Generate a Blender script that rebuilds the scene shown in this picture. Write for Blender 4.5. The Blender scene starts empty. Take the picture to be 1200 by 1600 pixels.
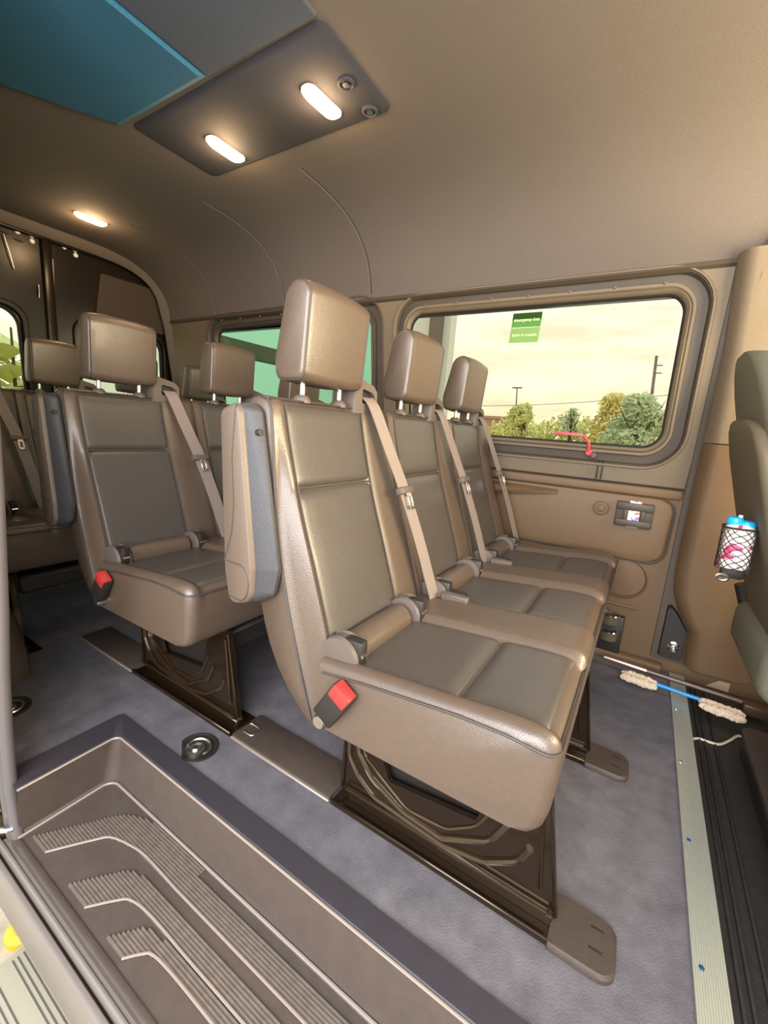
import bpy, bmesh, math, random
from mathutils import Vector, Matrix
import numpy as np
random.seed(7)
sc = bpy.context.scene
COL = sc.collection

# ------------------------------------------------------------------ camera
FPX = 660.72
PP = (600.0, 800.0)
CAMH = 0.93
def _n(v): return v / np.linalg.norm(v)
_rear = _n(np.array([-500 - 600., 585 - 800., FPX]))
_far = _n(np.array([1017 - 600., 697 - 800., FPX]))
_X = -_rear; _Y = _n(_far - _X * (_far @ _X)); _Z = np.cross(_X, _Y)
ROT = np.array([_X, _Y, _Z])          # world = ROT @ camera(right, down, forward)
CAMP = np.array([0, 0, CAMH])
def ray(px, py): return ROT @ _n(np.array([px - PP[0], py - PP[1], FPX]))
def onplane(px, py, n, d):
    n = np.array(n, float); r = ray(px, py)
    return Vector(CAMP + r * ((d - n @ CAMP) / (n @ r)))
def onx(px, py, x): return onplane(px, py, (1, 0, 0), x)
def ony(px, py, y): return onplane(px, py, (0, 1, 0), y)
def onz(px, py, z): return onplane(px, py, (0, 0, 1), z)

cam = bpy.data.cameras.new('camera'); camo = bpy.data.objects.new('camera', cam); COL.objects.link(camo)
r, d, f = ROT[:, 0], ROT[:, 1], ROT[:, 2]
camo.matrix_world = Matrix(((r[0], -d[0], -f[0], 0), (r[1], -d[1], -f[1], 0), (r[2], -d[2], -f[2], CAMH), (0, 0, 0, 1)))
cam.sensor_fit = 'VERTICAL'; cam.sensor_height = 36; cam.sensor_width = 27
cam.lens = FPX / 1600 * 36; cam.clip_start = 0.02; cam.clip_end = 600
sc.camera = camo

# ------------------------------------------------------------------ world, lights, exposure
sc.view_settings.view_transform = 'Standard'; sc.view_settings.look = 'None'
sc.view_settings.gamma = 1.0; sc.view_settings.use_curve_mapping = False
sc.view_settings.exposure = 0.72
w = bpy.data.worlds.new('sky'); sc.world = w; w.use_nodes = True
nt = w.node_tree; nt.nodes.clear()
def nd(t, **k):
    n = nt.nodes.new(t)
    for a, b in k.items(): setattr(n, a, b)
    return n
tc = nd('ShaderNodeTexCoord'); sx = nd('ShaderNodeSeparateXYZ'); rp = nd('ShaderNodeValToRGB')
nt.links.new(tc.outputs['Generated'], sx.inputs[0]); nt.links.new(sx.outputs[2], rp.inputs[0])
el = rp.color_ramp.elements
el[0].position = 0.0; el[0].color = (1.0, 0.86, 0.62, 1)
el[1].position = 1.0; el[1].color = (0.62, 0.80, 1.0, 1)
e = rp.color_ramp.elements.new(0.22); e.color = (1.0, 0.94, 0.80, 1)
e = rp.color_ramp.elements.new(0.5); e.color = (0.86, 0.92, 1.0, 1)
mp = nd('ShaderNodeMapping'); mp.inputs['Scale'].default_value = (1.6, 1.6, 9.0)
nz = nd('ShaderNodeTexNoise'); nz.inputs['Scale'].default_value = 2.2; nz.inputs['Detail'].default_value = 7; nz.inputs['Roughness'].default_value = 0.6
nt.links.new(tc.outputs['Generated'], mp.inputs[0]); nt.links.new(mp.outputs[0], nz.inputs[0])
cr = nd('ShaderNodeValToRGB'); cr.color_ramp.elements[0].position = 0.38; cr.color_ramp.elements[0].color = (0.78, 0.76, 0.70, 1)
cr.color_ramp.elements[1].position = 0.66; cr.color_ramp.elements[1].color = (1.12, 1.1, 1.06, 1)
nt.links.new(nz.outputs[0], cr.inputs[0])
mx = nd('ShaderNodeMix', data_type='RGBA', blend_type='MULTIPLY'); mx.inputs[0].default_value = 1
nt.links.new(rp.outputs[0], mx.inputs[6]); nt.links.new(cr.outputs[0], mx.inputs[7])
bg = nd('ShaderNodeBackground'); bg.inputs['Strength'].default_value = 1.5
wo = nd('ShaderNodeOutputWorld'); nt.links.new(mx.outputs[2], bg.inputs[0]); nt.links.new(bg.outputs[0], wo.inputs[0])

def area(name, loc, target, sx_, sy_, power, col):
    l = bpy.data.lights.new(name, 'AREA'); l.shape = 'RECTANGLE'; l.size = sx_; l.size_y = sy_; l.energy = power; l.color = col
    o = bpy.data.objects.new(name, l); COL.objects.link(o); o.location = loc
    o.rotation_euler = (Vector(target) - Vector(loc)).to_track_quat('-Z', 'Y').to_euler()
    return o
area('windshield_daylight', (1.30, 1.30, 1.25), (-0.2, 1.65, 2.3), 1.4, 0.8, 88, (1.0, 0.83, 0.52))
area('door_daylight', (0.05, -1.05, 1.30), (-0.95, 1.1, 0.62), 1.9, 1.5, 78, (0.94, 0.96, 1.0))

# ------------------------------------------------------------------ materials
def mat(name, col, rough=0.6, metal=0.0, var=0.0, vscale=40, bump=0.0, bscale=300, spec=0.5, emit=None, estr=0, coat=0):
    m = bpy.data.materials.new(name); m.use_nodes = True; t = m.node_tree
    b = t.nodes['Principled BSDF']
    b.inputs['Base Color'].default_value = (*col, 1); b.inputs['Roughness'].default_value = rough
    b.inputs['Metallic'].default_value = metal; b.inputs['Specular IOR Level'].default_value = spec
    b.inputs['Coat Weight'].default_value = coat
    if emit: b.inputs['Emission Color'].default_value = (*emit, 1); b.inputs['Emission Strength'].default_value = estr
    if var or bump:
        c = t.nodes.new('ShaderNodeTexCoord')
    if var:
        n = t.nodes.new('ShaderNodeTexNoise'); n.inputs['Scale'].default_value = vscale; n.inputs['Detail'].default_value = 6; n.inputs['Roughness'].default_value = 0.65
        t.links.new(c.outputs['Object'], n.inputs[0])
        rr = t.nodes.new('ShaderNodeValToRGB'); rr.color_ramp.elements[0].position = 0.3; rr.color_ramp.elements[1].position = 0.7
        rr.color_ramp.elements[0].color = (*[max(0, x * (1 - var)) for x in col], 1); rr.color_ramp.elements[1].color = (*[min(1, x * (1 + var)) for x in col], 1)
        t.links.new(n.outputs[0], rr.inputs[0]); t.links.new(rr.outputs[0], b.inputs['Base Color'])
    if bump:
        n2 = t.nodes.new('ShaderNodeTexNoise'); n2.inputs['Scale'].default_value = bscale; n2.inputs['Detail'].default_value = 3
        t.links.new(c.outputs['Object'], n2.inputs[0])
        bp = t.nodes.new('ShaderNodeBump'); bp.inputs['Strength'].default_value = bump; bp.inputs['Distance'].default_value = 0.002
        t.links.new(n2.outputs[0], bp.inputs['Height']); t.links.new(bp.outputs[0], b.inputs['Normal'])
    return m
def glass(name, tint, refl=0.06):
    m = bpy.data.materials.new(name); m.use_nodes = True; t = m.node_tree; t.nodes.clear()
    tr = t.nodes.new('ShaderNodeBsdfTransparent'); tr.inputs[0].default_value = (*tint, 1)
    gl = t.nodes.new('ShaderNodeBsdfGlossy'); gl.inputs['Roughness'].default_value = 0.02
    mxs = t.nodes.new('ShaderNodeMixShader'); fr = t.nodes.new('ShaderNodeFresnel'); fr.inputs[0].default_value = 1.12
    o = t.nodes.new('ShaderNodeOutputMaterial')
    t.links.new(fr.outputs[0], mxs.inputs[0]); t.links.new(tr.outputs[0], mxs.inputs[1]); t.links.new(gl.outputs[0], mxs.inputs[2]); t.links.new(mxs.outputs[0], o.inputs[0])
    return m
LEATHER = mat('leather', (0.092, 0.063, 0.045), 0.33, var=0.06, vscale=60, bump=0.3, bscale=420, spec=0.65, coat=0.05)
LEATHER_P = mat('leather_panel', (0.066, 0.054, 0.046), 0.33, var=0.06, vscale=60, bump=0.25, bscale=420, spec=0.65, coat=0.05)
PIPING = mat('piping_thread', (0.045, 0.036, 0.032), 0.6)
PLASTIC = mat('grey_plastic', (0.10, 0.076, 0.062), 0.55, bump=0.3, bscale=500)
PLASTIC_W = mat('warm_plastic', (0.125, 0.072, 0.034), 0.6, var=0.05, vscale=30, bump=0.25, bscale=500)
BLACK = mat('black_plastic', (0.018, 0.014, 0.012), 0.5)
BLACKM = mat('black_painted_metal', (0.012, 0.0065, 0.0035), 0.18, 0.0, spec=0.5, coat=0.35)
BLACKM.node_tree.nodes['Principled BSDF'].inputs['Specular Tint'].default_value = (1.0, 0.72, 0.46, 1)  # brown of the reflected interior put into the specular tint
BLACKM.node_tree.nodes['Principled BSDF'].inputs['Coat Roughness'].default_value = 0.12
RIBM = mat('glossy_rib_paint', (0.022, 0.012, 0.006), 0.16, spec=1.0, coat=1.0)
RIBM.node_tree.nodes['Principled BSDF'].inputs['Specular Tint'].default_value = (1.0, 0.78, 0.55, 1); RIBM.node_tree.nodes['Principled BSDF'].inputs['Coat Roughness'].default_value = 0.16  # gold of the highlights put into the tint; same paint as the frame
ARMG = mat('armrest_vinyl_lit', (0.115, 0.082, 0.060), 0.42, bump=0.35, bscale=420)  # tan of the lit outer side put into the colour
ARMF = mat('armrest_vinyl_shaded', (0.042, 0.040, 0.044), 0.5, bump=0.6, bscale=420)  # same vinyl painted darker for its less lit front face
CHROME = mat('chrome', (0.85, 0.82, 0.78), 0.12, 1.0)
STEEL = mat('dull_steel', (0.5, 0.46, 0.42), 0.35, 1.0)
BELT = mat('belt_webbing', (0.20, 0.155, 0.132), 0.7, bump=0.3, bscale=700)
RED = mat('red_button', (0.42, 0.030, 0.028), 0.35)
CARPET = mat('blue_grey_floor', (0.110, 0.098, 0.108), 0.75, var=0.28, vscale=14, bump=0.6, bscale=260)
COVER = mat('brown_floor_cover', (0.050, 0.034, 0.026), 0.6, var=0.15, vscale=30, bump=0.25, bscale=260)
LIP = mat('rubber_lip', (0.034, 0.028, 0.034), 0.55, var=0.1, vscale=40)
STEP = mat('step_plastic', (0.080, 0.059, 0.050), 0.34, var=0.10, vscale=25, bump=0.2, bscale=300)
TREAD = mat('tread_rubber', (0.145, 0.110, 0.088), 0.6, var=0.2, vscale=60)
HEAD = mat('headliner', (0.112, 0.090, 0.077), 0.9, var=0.10, vscale=220, bump=0.4, bscale=350)
ROOFD = mat('headliner_blue_dim', (0.045, 0.056, 0.078), 0.9, var=0.14, vscale=220, bump=0.4, bscale=350)  # lining darkened and tinted for the dim blue light
DUCT = mat('headliner_blue_lit', (0.012, 0.088, 0.160), 0.85, var=0.18, vscale=200, bump=0.4, bscale=350)  # blue of the sky light from the door painted into the lining
CONSOLE = mat('dark_roof_console', (0.030, 0.029, 0.038), 0.85, var=0.12, vscale=220, bump=0.3, bscale=350)
WALLU = mat('upper_trim', (0.150, 0.112, 0.070), 0.62, var=0.05, vscale=60, bump=0.3, bscale=420)
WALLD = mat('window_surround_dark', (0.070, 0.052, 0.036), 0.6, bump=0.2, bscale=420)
RUB = mat('window_rubber', (0.022, 0.018, 0.014), 0.75, spec=0.2)
DOORM = mat('rear_door_paint', (0.010, 0.006, 0.004), 0.3, spec=0.35)
DOORP = mat('rear_door_plate', (0.040, 0.024, 0.016), 0.7)
ALU = mat('ribbed_aluminium', (0.66, 0.68, 0.60), 0.35, 0.7)
LAMPGLOW = mat('lamp_diffuser', (1, 0.9, 0.7), 0.3, emit=(1.0, 0.70, 0.34), estr=5)
LAMPCLEAR = mat('lamp_lens', (0.9, 0.75, 0.5), 0.2, emit=(1.0, 0.62, 0.28), estr=1.6)
G1 = glass('tinted_glass', (0.53, 0.52, 0.455)); G2 = glass('green_glass', (0.28, 0.56, 0.41)); G3 = glass('rear_glass', (0.55, 0.60, 0.50))
def sticker(name, col):
    m = bpy.data.materials.new(name); m.use_nodes = True; t = m.node_tree; t.nodes.clear()
    a = t.nodes.new('ShaderNodeBsdfDiffuse'); a.inputs[0].default_value = (*col, 1); b = t.nodes.new('ShaderNodeBsdfTranslucent'); b.inputs[0].default_value = (*col, 1)
    x = t.nodes.new('ShaderNodeMixShader'); x.inputs[0].default_value = 0.5; o = t.nodes.new('ShaderNodeOutputMaterial')
    t.links.new(a.outputs[0], x.inputs[1]); t.links.new(b.outputs[0], x.inputs[2]); t.links.new(x.outputs[0], o.inputs[0]); return m
SIGN = sticker('sign_green', (0.17, 0.42, 0.11)); SIGN2 = sticker('sign_green_light', (0.34, 0.56, 0.20)); SIGNT = sticker('sign_letters', (0.92, 0.95, 0.70))

# ------------------------------------------------------------------ mesh helpers
class MB:
    def __init__(s): s.v = []; s.f = []
    def add(s, v, f):
        o = len(s.v); s.v += [tuple(p) for p in v]; s.f += [tuple(i + o for i in q) for q in f]; return s
    def box(s, a, b, bev=0.0, seg=2, rot=None, piv=None):
        x0, y0, z0 = a; x1, y1, z1 = b
        bm = bmesh.new(); bmesh.ops.create_cube(bm, size=1.0)
        for v in bm.verts: v.co = Vector((v.co.x * (x1 - x0), v.co.y * (y1 - y0), v.co.z * (z1 - z0)))
        if bev > 0: bmesh.ops.bevel(bm, geom=bm.edges[:], offset=bev, segments=seg, affect='EDGES', profile=0.5)
        c = Vector(((x0 + x1) / 2, (y0 + y1) / 2, (z0 + z1) / 2))
        M = Matrix.Translation(c)
        if rot is not None:
            p = Vector(piv) if piv is not None else c
            M = Matrix.Translation(p) @ rot.to_4x4() @ Matrix.Translation(-p) @ M
        bm.transform(M); bm.verts.index_update()
        s.add([v.co for v in bm.verts], [[v.index for v in q.verts] for q in bm.faces]); bm.free(); return s
    def loft(s, loops, cap=True, close=True):
        n = len(loops[0]); v = [p for l in loops for p in l]; f = []
        for i in range(len(loops) - 1):
            for j in range(n if close else n - 1):
                k = (j + 1) % n
                f.append((i * n + j, i * n + k, (i + 1) * n + k, (i + 1) * n + j))
        if cap:
            f.append(tuple(range(n))[::-1]); f.append(tuple((len(loops) - 1) * n + j for j in range(n)))
        return s.add(v, f)
    def tube(s, pts, r, seg=8, cap=True):
        pts = [Vector(p) for p in pts]; rs = r if isinstance(r, (list, tuple)) else [r] * len(pts); loops = []
        t0 = (pts[1] - pts[0]).normalized(); up = Vector((0, 0, 1)) if abs(t0.z) < 0.9 else Vector((1, 0, 0))
        nn = t0.cross(up).normalized()
        for i, p in enumerate(pts):
            t = (pts[min(i + 1, len(pts) - 1)] - pts[max(i - 1, 0)]).normalized()
            nn = (nn - t * nn.dot(t)).normalized(); b = t.cross(nn)
            loops.append([p + (nn * math.cos(a) + b * math.sin(a)) * rs[i] for a in [2 * math.pi * k / seg for k in range(seg)]])
        return s.loft(loops, cap)
    def ribbon(s, pts, side, wd, th):
        side = Vector(side).normalized() if not isinstance(side, list) else side
        loops = []
        for i, p in enumerate(pts):
            p = Vector(p); t = (Vector(pts[min(i + 1, len(pts) - 1)]) - Vector(pts[max(i - 1, 0)])).normalized()
            sd = side if not isinstance(side, list) else Vector(side[i]).normalized()
            nrm = t.cross(sd).normalized(); a = sd * wd / 2; b = nrm * th / 2
            loops.append([p - a - b, p + a - b, p + a + b, p - a + b])
        return s.loft(loops)
    def lathe(s, c, axis, prof, seg=24):   # prof = [(radius, height)]
        axis = Vector(axis).normalized(); u = axis.orthogonal().normalized(); w_ = axis.cross(u); c = Vector(c)
        loops = [[c + axis * h + (u * math.cos(2 * math.pi * k / seg) + w_ * math.sin(2 * math.pi * k / seg)) * max(rr, 1e-5) for k in range(seg)] for rr, h in prof]
        return s.loft(loops)
    def grid(s, P):
        n, m = len(P), len(P[0])
        return s.add([p for row in P for p in row], [(i * m + j, i * m + j + 1, (i + 1) * m + j + 1, (i + 1) * m + j) for i in range(n - 1) for j in range(m - 1)])
    def mesh(s, name, m, smooth=True, ang=38):
        me = bpy.data.meshes.new(name); me.from_pydata(s.v, [], s.f); me.update()
        bm = bmesh.new(); bm.from_mesh(me); bmesh.ops.recalc_face_normals(bm, faces=bm.faces[:]); bm.to_mesh(me); bm.free()
        if smooth:
            me.polygons.foreach_set('use_smooth', [True] * len(me.polygons)); me.set_sharp_from_angle(angle=math.radians(ang))
        if m: me.materials.append(m)
        return me
    def build(s, name, m, parent=None, smooth=True, ang=38):
        return put(name, s.mesh(name, m, smooth, ang), parent)
def put(name, me, parent=None, loc=(0, 0, 0), scale=(1, 1, 1)):
    o = bpy.data.objects.new(name, me); COL.objects.link(o); o.parent = parent; o.location = loc; o.scale = scale
    return o
def tag(o, label, cat, group=None):
    o['label'] = label; o['category'] = cat
    if group: o['group'] = group
    return o
def struct(o): o['kind'] = 'structure'; return o
def empty(name, loc=(0, 0, 0)):
    o = bpy.data.objects.new(name, None); COL.objects.link(o); o.location = loc; o.empty_display_size = 0.1; return o
def thing(name, label, cat, loc=(0, 0, 0), group=None): return tag(empty(name, loc), label, cat, group)
def rpoly(pts, r, seg=5):
    out = []; n = len(pts); rs = r if isinstance(r, (list, tuple)) else [r] * n
    for i in range(n):
        p = Vector(pts[i]); a = (Vector(pts[i - 1]) - p); b = (Vector(pts[(i + 1) % n]) - p)
        ang = a.angle(b); la, lb = a.length, b.length; a.normalize(); b.normalize()
        d_ = min(rs[i] / math.tan(ang / 2), 0.49 * la, 0.49 * lb); rr = d_ * math.tan(ang / 2)
        c = p + (a + b).normalized() * (rr / math.sin(ang / 2)); s0 = p + a * d_ - c; s1 = p + b * d_ - c
        tot = s0.angle(s1) if rr > 1e-6 else 0; sg = 1 if s0.x * s1.y - s0.y * s1.x > 0 else -1
        for k in range(seg + 1):
            t = sg * tot * k / seg; out.append(Vector((c.x + s0.x * math.cos(t) - s0.y * math.sin(t), c.y + s0.x * math.sin(t) + s0.y * math.cos(t))))
    return out
def interp(z, tab):
    if z <= tab[0][0]: return tab[0][1]
    for (a, b), (c, d_) in zip(tab, tab[1:]):
        if z <= c: return b + (d_ - b) * (z - a) / (c - a)
    return tab[-1][1]
def smooth_tab(tab, n=40):   # Catmull-Rom through a table
    P = [tab[0]] + tab + [tab[-1]]; out = []
    m = len(tab) - 1
    for i in range(m):
        p0, p1, p2, p3 = P[i:i + 4]
        for k in range(max(2, n // m)):
            t = k / max(2, n // m)
            out.append(tuple(0.5 * (2 * p1[q] + (p2[q] - p0[q]) * t + (2 * p0[q] - 5 * p1[q] + 4 * p2[q] - p3[q]) * t * t + (3 * p1[q] - p0[q] - 3 * p2[q] + p3[q]) * t ** 3) for q in range(len(p1))))
    out.append(tuple(tab[-1])); return out
def sstep(a, b, x):
    t = min(1, max(0, (x - a) / (b - a))); return t * t * (3 - 2 * t)
def text_mesh(body, size, m, name):
    c = bpy.data.curves.new(name, 'FONT'); c.body = body; c.size = size; c.align_x = 'CENTER'; c.align_y = 'CENTER'; c.extrude = 0.0004; c.offset = 0.0004
    o = bpy.data.objects.new(name, c); COL.objects.link(o)
    me = bpy.data.meshes.new_from_object(o.evaluated_get(bpy.context.evaluated_depsgraph_get()))
    bpy.data.objects.remove(o); bpy.data.curves.remove(c); me.materials.clear(); me.materials.append(m); return me

# ================================================================== THE VAN BODY
YF = 2.05                       # far side wall at the floor
XR = -3.2                       # rear doors
XC = 1.7                        # end of the cab
def wally(z): return YF if z <= 0.77 else YF - 0.136 * (z - 0.77)
def onw(px, py): return onplane(px, py, (0, 1, 0.136), YF + 0.136 * 0.77)

# ---- floor
fl = MB()
fl.box((XR, 0.30, -0.03), (-1.244, YF + 0.02, 0)); fl.box((-1.244, 0.585, -0.03), (0.222, YF + 0.02, 0))
FLOOR = struct(fl.build('floor', CARPET, smooth=False))
cabf = MB(); cabf.box((0.222, 0.30, -0.06), (XC, YF + 0.02, -0.012))
CABMAT = mat('cab_mat', (0.020, 0.017, 0.015), 0.55, var=0.2, vscale=60, bump=0.5, bscale=200)
co = cabf.build('cab_floor_mat', CABMAT, FLOOR, smooth=False)
gm = MB()
for xx in (0.292, 0.308, 0.335): gm.box((xx, 0.62, -0.012), (xx + 0.008, 1.98, -0.004), 0.003, 1)
gm.build('mat_ridge', CABMAT, FLOOR)

# ---- step well (sliding door entry)
sw = thing('step_well', 'moulded brown-grey entry step tray with ribbed L-shaped treads by the sliding door', 'step', (-0.5, 0.45, -0.15))
SWO = Vector((-0.5, 0.45, -0.15))
def loc(mb, o=SWO):
    mb.v = [(p[0] - o[0], p[1] - o[1], p[2] - o[2]) for p in mb.v]; return mb
def well_loop(x0, y1, z, rad):   # open outline: front end -> inner wall -> rear wall -> door side
    pts = [(0.45, y1)]
    for k in range(9):
        a = math.radians(90 + 90 * k / 8); pts.append((x0 + rad + rad * math.cos(a), y1 - rad + rad * math.sin(a)))
    pts.append((x0, 0.30)); return [Vector((p[0], p[1], z)) for p in pts]
lp = MB(); lp.loft([well_loop(-1.246, 0.586, 0.003, 0.012), well_loop(-1.246, 0.586, 0.006, 0.012), well_loop(-1.165, 0.538, 0.006, 0.02), well_loop(-1.158, 0.531, 0.0, 0.02)], cap=False, close=False)
loc(lp).build('rubber_lip', LIP, sw)
wl = MB(); wl.loft([well_loop(-1.158, 0.531, 0.0, 0.02), well_loop(-1.160, 0.530, -0.004, 0.022), well_loop(-1.185, 0.527, -0.138, 0.035), well_loop(-1.180, 0.522, -0.147, 0.03), well_loop(-1.172, 0.516, -0.150, 0.03)], cap=False, close=False)
loc(wl).build('well_wall', STEP, sw)
tr = MB(); tr.add([(-1.19, 0.30, -0.15), (0.45, 0.30, -0.15), (0.45, 0.53, -0.15), (-1.19, 0.53, -0.15)], [(0, 1, 2, 3)])
tr.box((-1.19, 0.285, -0.17), (0.45, 0.302, -0.146), 0.004, 2)
loc(tr).build('tray_floor', STEP, sw)
RIM = mat('pale_edge', (0.27, 0.215, 0.18), 0.3)  # paler colour along step edges, beads and rail strips
b_ = MB(); b_.tube([p + Vector((0.004, -0.004, 0.004)) for p in well_loop(-1.181, 0.523, -0.148, 0.032)], 0.0035, 6); loc(b_).build('fillet_bead', RIM, sw)
b_ = MB(); b_.tube([p + Vector((0.0, -0.0, 0.003)) for p in well_loop(-1.160, 0.532, 0.0, 0.02)], 0.003, 6); loc(b_).build('top_bead', RIM, sw)
bands = [
    ([(.320, -1.159), (.40, -1.10), (.475, -1.044), (.505, -.985), (.517, -.93)], [(.32, -1.087), (.40, -1.028), (.429, -.999), (.447, -.93), (.452, -.875)], .322, .517, .4495, .497, -.74),
    ([(.318, -.963), (.38, -.912), (.415, -.875), (.428, -.80)], [(.316, -.881), (.36, -.842), (.380, -.815), (.388, -.75)], .320, .428, .387, .43, None),
    ([(.316, -.787), (.35, -.757), (.371, -.735), (.381, -.67)], [(.314, -.724), (.34, -.700), (.352, -.68), (.356, -.62)], .318, .381, .3555, .39, None)]
for up, lo_, y0, y1, yfull, ystop, xstop in bands:
    tb = MB(); y = y0; up = smooth_tab(up, 24); lo_ = smooth_tab(lo_ + [(yfull, lo_[-1][1] + 0.12)], 30)
    while y <= y1 + 1e-6:
        xa = interp(y, up)
        xb = interp(y, lo_) if y < yfull else (0.45 if y <= ystop else (xstop if xstop else 0.45))
        tb.box((xa, y - 0.0017, -0.151), (xb, y + 0.0017, -0.1455)); tb.box((xa, y - 0.0034, -0.151), (xb, y + 0.0034, -0.148)); y += 0.0068
    t_ = loc(tb).build('tread_band', TREAD, sw, smooth=False)
    eb = MB(); pts = [Vector((x, yy, -0.1465)) for yy, x in lo_] + [Vector((0.45, yfull - 0.001, -0.1465))]
    eb.tube(pts, 0.0028, 6); loc(eb).build('tread_edge', RIM, sw)

# ---- door sill, running board, ground outside
sl = thing('door_sill', 'dark metal sliding door sill with grooved rails beside the step', 'sill', (-0.4, 0.28, -0.17)); SO = Vector((-0.4, 0.28, -0.17))
SILLM = mat('sill_paint', (0.20, 0.165, 0.145), 0.3, spec=0.6)
for y0, y1, z, m_ in ((0.289, 0.301, -0.150, SILLM), (0.277, 0.289, -0.164, SILLM), (0.267, 0.277, -0.158, SILLM), (0.261, 0.267, -0.185, BLACKM), (0.246, 0.261, -0.172, SILLM)):
    q = MB(); q.box((-1.4, y0, -0.30), (0.5, y1, z), 0.004, 2); q = loc(q, SO); q.build('rail', m_, sl)
rb = thing('running_board', 'cream ribbed running board step outside the sliding door', 'step', (-0.4, 0.1, -0.40)); RO = Vector((-0.4, 0.1, -0.40))
CREAM = mat('cream_board', (0.45, 0.39, 0.29), 0.5); GRV = mat('board_groove', (0.10, 0.085, 0.07), 0.7)
q = MB(); q.box((-1.115, -0.12, -0.44), (0.5, 0.300, -0.40), 0.006, 2); loc(q, RO).build('board', CREAM, rb)
for k in range(6):
    for dy in (0, 0.012, 0.022):
        y = 0.262 - k * 0.058 - dy; q = MB(); q.box((-1.10, y - 0.0014, -0.402), (0.48, y + 0.0014, -0.3985)); loc(q, RO).build('groove', GRV, rb, smooth=False)
q = MB(); q.box((-1.118, -0.125, -0.43), (-1.108, 0.302, -0.394), 0.003, 1); loc(q, RO).build('end_trim', CREAM, rb)
GROUND = mat('sunlit_gravel', (0.50, 0.42, 0.31), 0.9, var=0.35, vscale=9, bump=0.8, bscale=25)
g = MB(); g.add([(-60, -60, -0.62), (60, -60, -0.62), (60, 90, -0.62), (-60, 90, -0.62)], [(0, 1, 2, 3)])
struct(g.build('ground', GROUND, smooth=False))
yl = onz(50, 1470, -0.62)
q = MB(); q.lathe((0, 0, 0), (0, 0, 1), [(0.05, 0), (0.05, 0.02), (0.032, 0.03), (0.026, 0.16), (0.018, 0.19), (0.0, 0.195)], 16)
YEL = mat('yellow_plastic', (0.60, 0.44, 0.03), 0.4)
o = q.build('marker_cone', YEL); o.location = (yl.x - 0.04, yl.y, -0.62); tag(o, 'small yellow plastic marker standing on the gravel outside', 'marker')

# ---- left door pillar with seals
pl = thing('door_pillar', 'grey rubber-sealed rear door pillar at the left edge above the step', 'pillar', (-1.2, 0.30, -0.15)); PO = Vector((-1.2, 0.30, -0.15))
SEAL = mat('door_seal_rubber', (0.105, 0.092, 0.092), 0.35, spec=0.6)
for dx, yy, rad, m_ in ((0.0, 0.30, 0.014, SEAL), (-0.024, 0.296, 0.013, SEAL), (-0.05, 0.29, 0.014, BLACKM), (-0.075, 0.30, 0.018, SILLM)):
    pts = [ony(px, py, 0.30) for px, py in ((-6, 780), (-2, 870), (2, 960), (4, 1050), (9, 1140), (17, 1230), (27, 1300), (38, 1345))]
    pts = [Vector((p.x + dx, yy, p.z)) for p in pts]
    top = pts[0]; pts = [Vector((top.x + 0.10, yy, 1.75)), Vector((top.x + 0.06, yy, 1.3))] + pts
    q = MB(); q.tube(pts, rad, 10); loc(q, PO).build('seal', m_, pl)
st = ony(14, 1334, 0.285)
q = MB(); ring = [(st.x - 0.035 + 0.062 * math.cos(a), 0.290 + 0.036 * math.sin(a), -0.118 - 0.012 * math.sin(a)) for a in [2 * math.pi * k / 24 for k in range(25)]]
q.tube(ring, 0.0065, 8); loc(q, PO).build('striker_ring', CHROME, pl)

# ---- far side wall (upper part leans in), with window openings
def wpt(x, z, off=0.0): return Vector((x, wally(z) - off, z))
GL1 = [(-1.115, 0.925), (0.028, 0.925), (0.020, 1.478), (-1.115, 1.478)]
GL2 = [(-2.625, 0.925), (-1.362, 0.925), (-1.362, 1.500), (-2.610, 1.482)]
def qoff(q, d_):
    (a, b), (c, d2), (e_, f_), (g_, h) = q
    return [(a - d_, b - d_), (c + d_, d2 - d_), (e_ + d_, f_ + d_), (g_ - d_, h + d_)]
WALL = MB()
def opening(q, rect, off=0.10, rad=0.17):   # wall surface from rounded opening out to a rectangle
    loop = rpoly(qoff(q, off), rad, 8); x0, x1, z0, z1 = rect; cx = sum(p.x for p in loop) / len(loop); cz = sum(p.y for p in loop) / len(loop); out = []
    for p in loop:
        dx, dz = p.x - cx, p.y - cz
        t = min(((x1 if dx > 0 else x0) - cx) / dx if abs(dx) > 1e-9 else 1e9, ((z1 if dz > 0 else z0) - cz) / dz if abs(dz) > 1e-9 else 1e9)
        out.append(Vector((cx + dx * t, cz + dz * t)))
    # snap nearest to corners
    for cxx, czz in ((x0, z0), (x1, z0), (x1, z1), (x0, z1)):
        k = min(range(len(out)), key=lambda i: (out[i].x - cxx) ** 2 + (out[i].y - czz) ** 2); out[k] = Vector((cxx, czz))
    WALL.loft([[wpt(p.x, p.y) for p in loop], [wpt(p.x, p.y) for p in out]], cap=False)
ZT = 1.590
opening(GL1, (-1.24, 0.145, 0.775, ZT), 0.078, 0.13); opening(GL2, (-2.80, -1.24, 0.775, ZT), 0.078, 0.13)
def wquad(x0, x1, z0, z1): WALL.add([wpt(x0, z0), wpt(x1, z0), wpt(x1, z1), wpt(x0, z1)], [(0, 1, 2, 3)])
wquad(XR, -2.80, 0.775, ZT); wquad(0.175, 0.60, 0.775, ZT)
wall = struct(WALL.build('wall_left', WALLU, ang=60))
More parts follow.
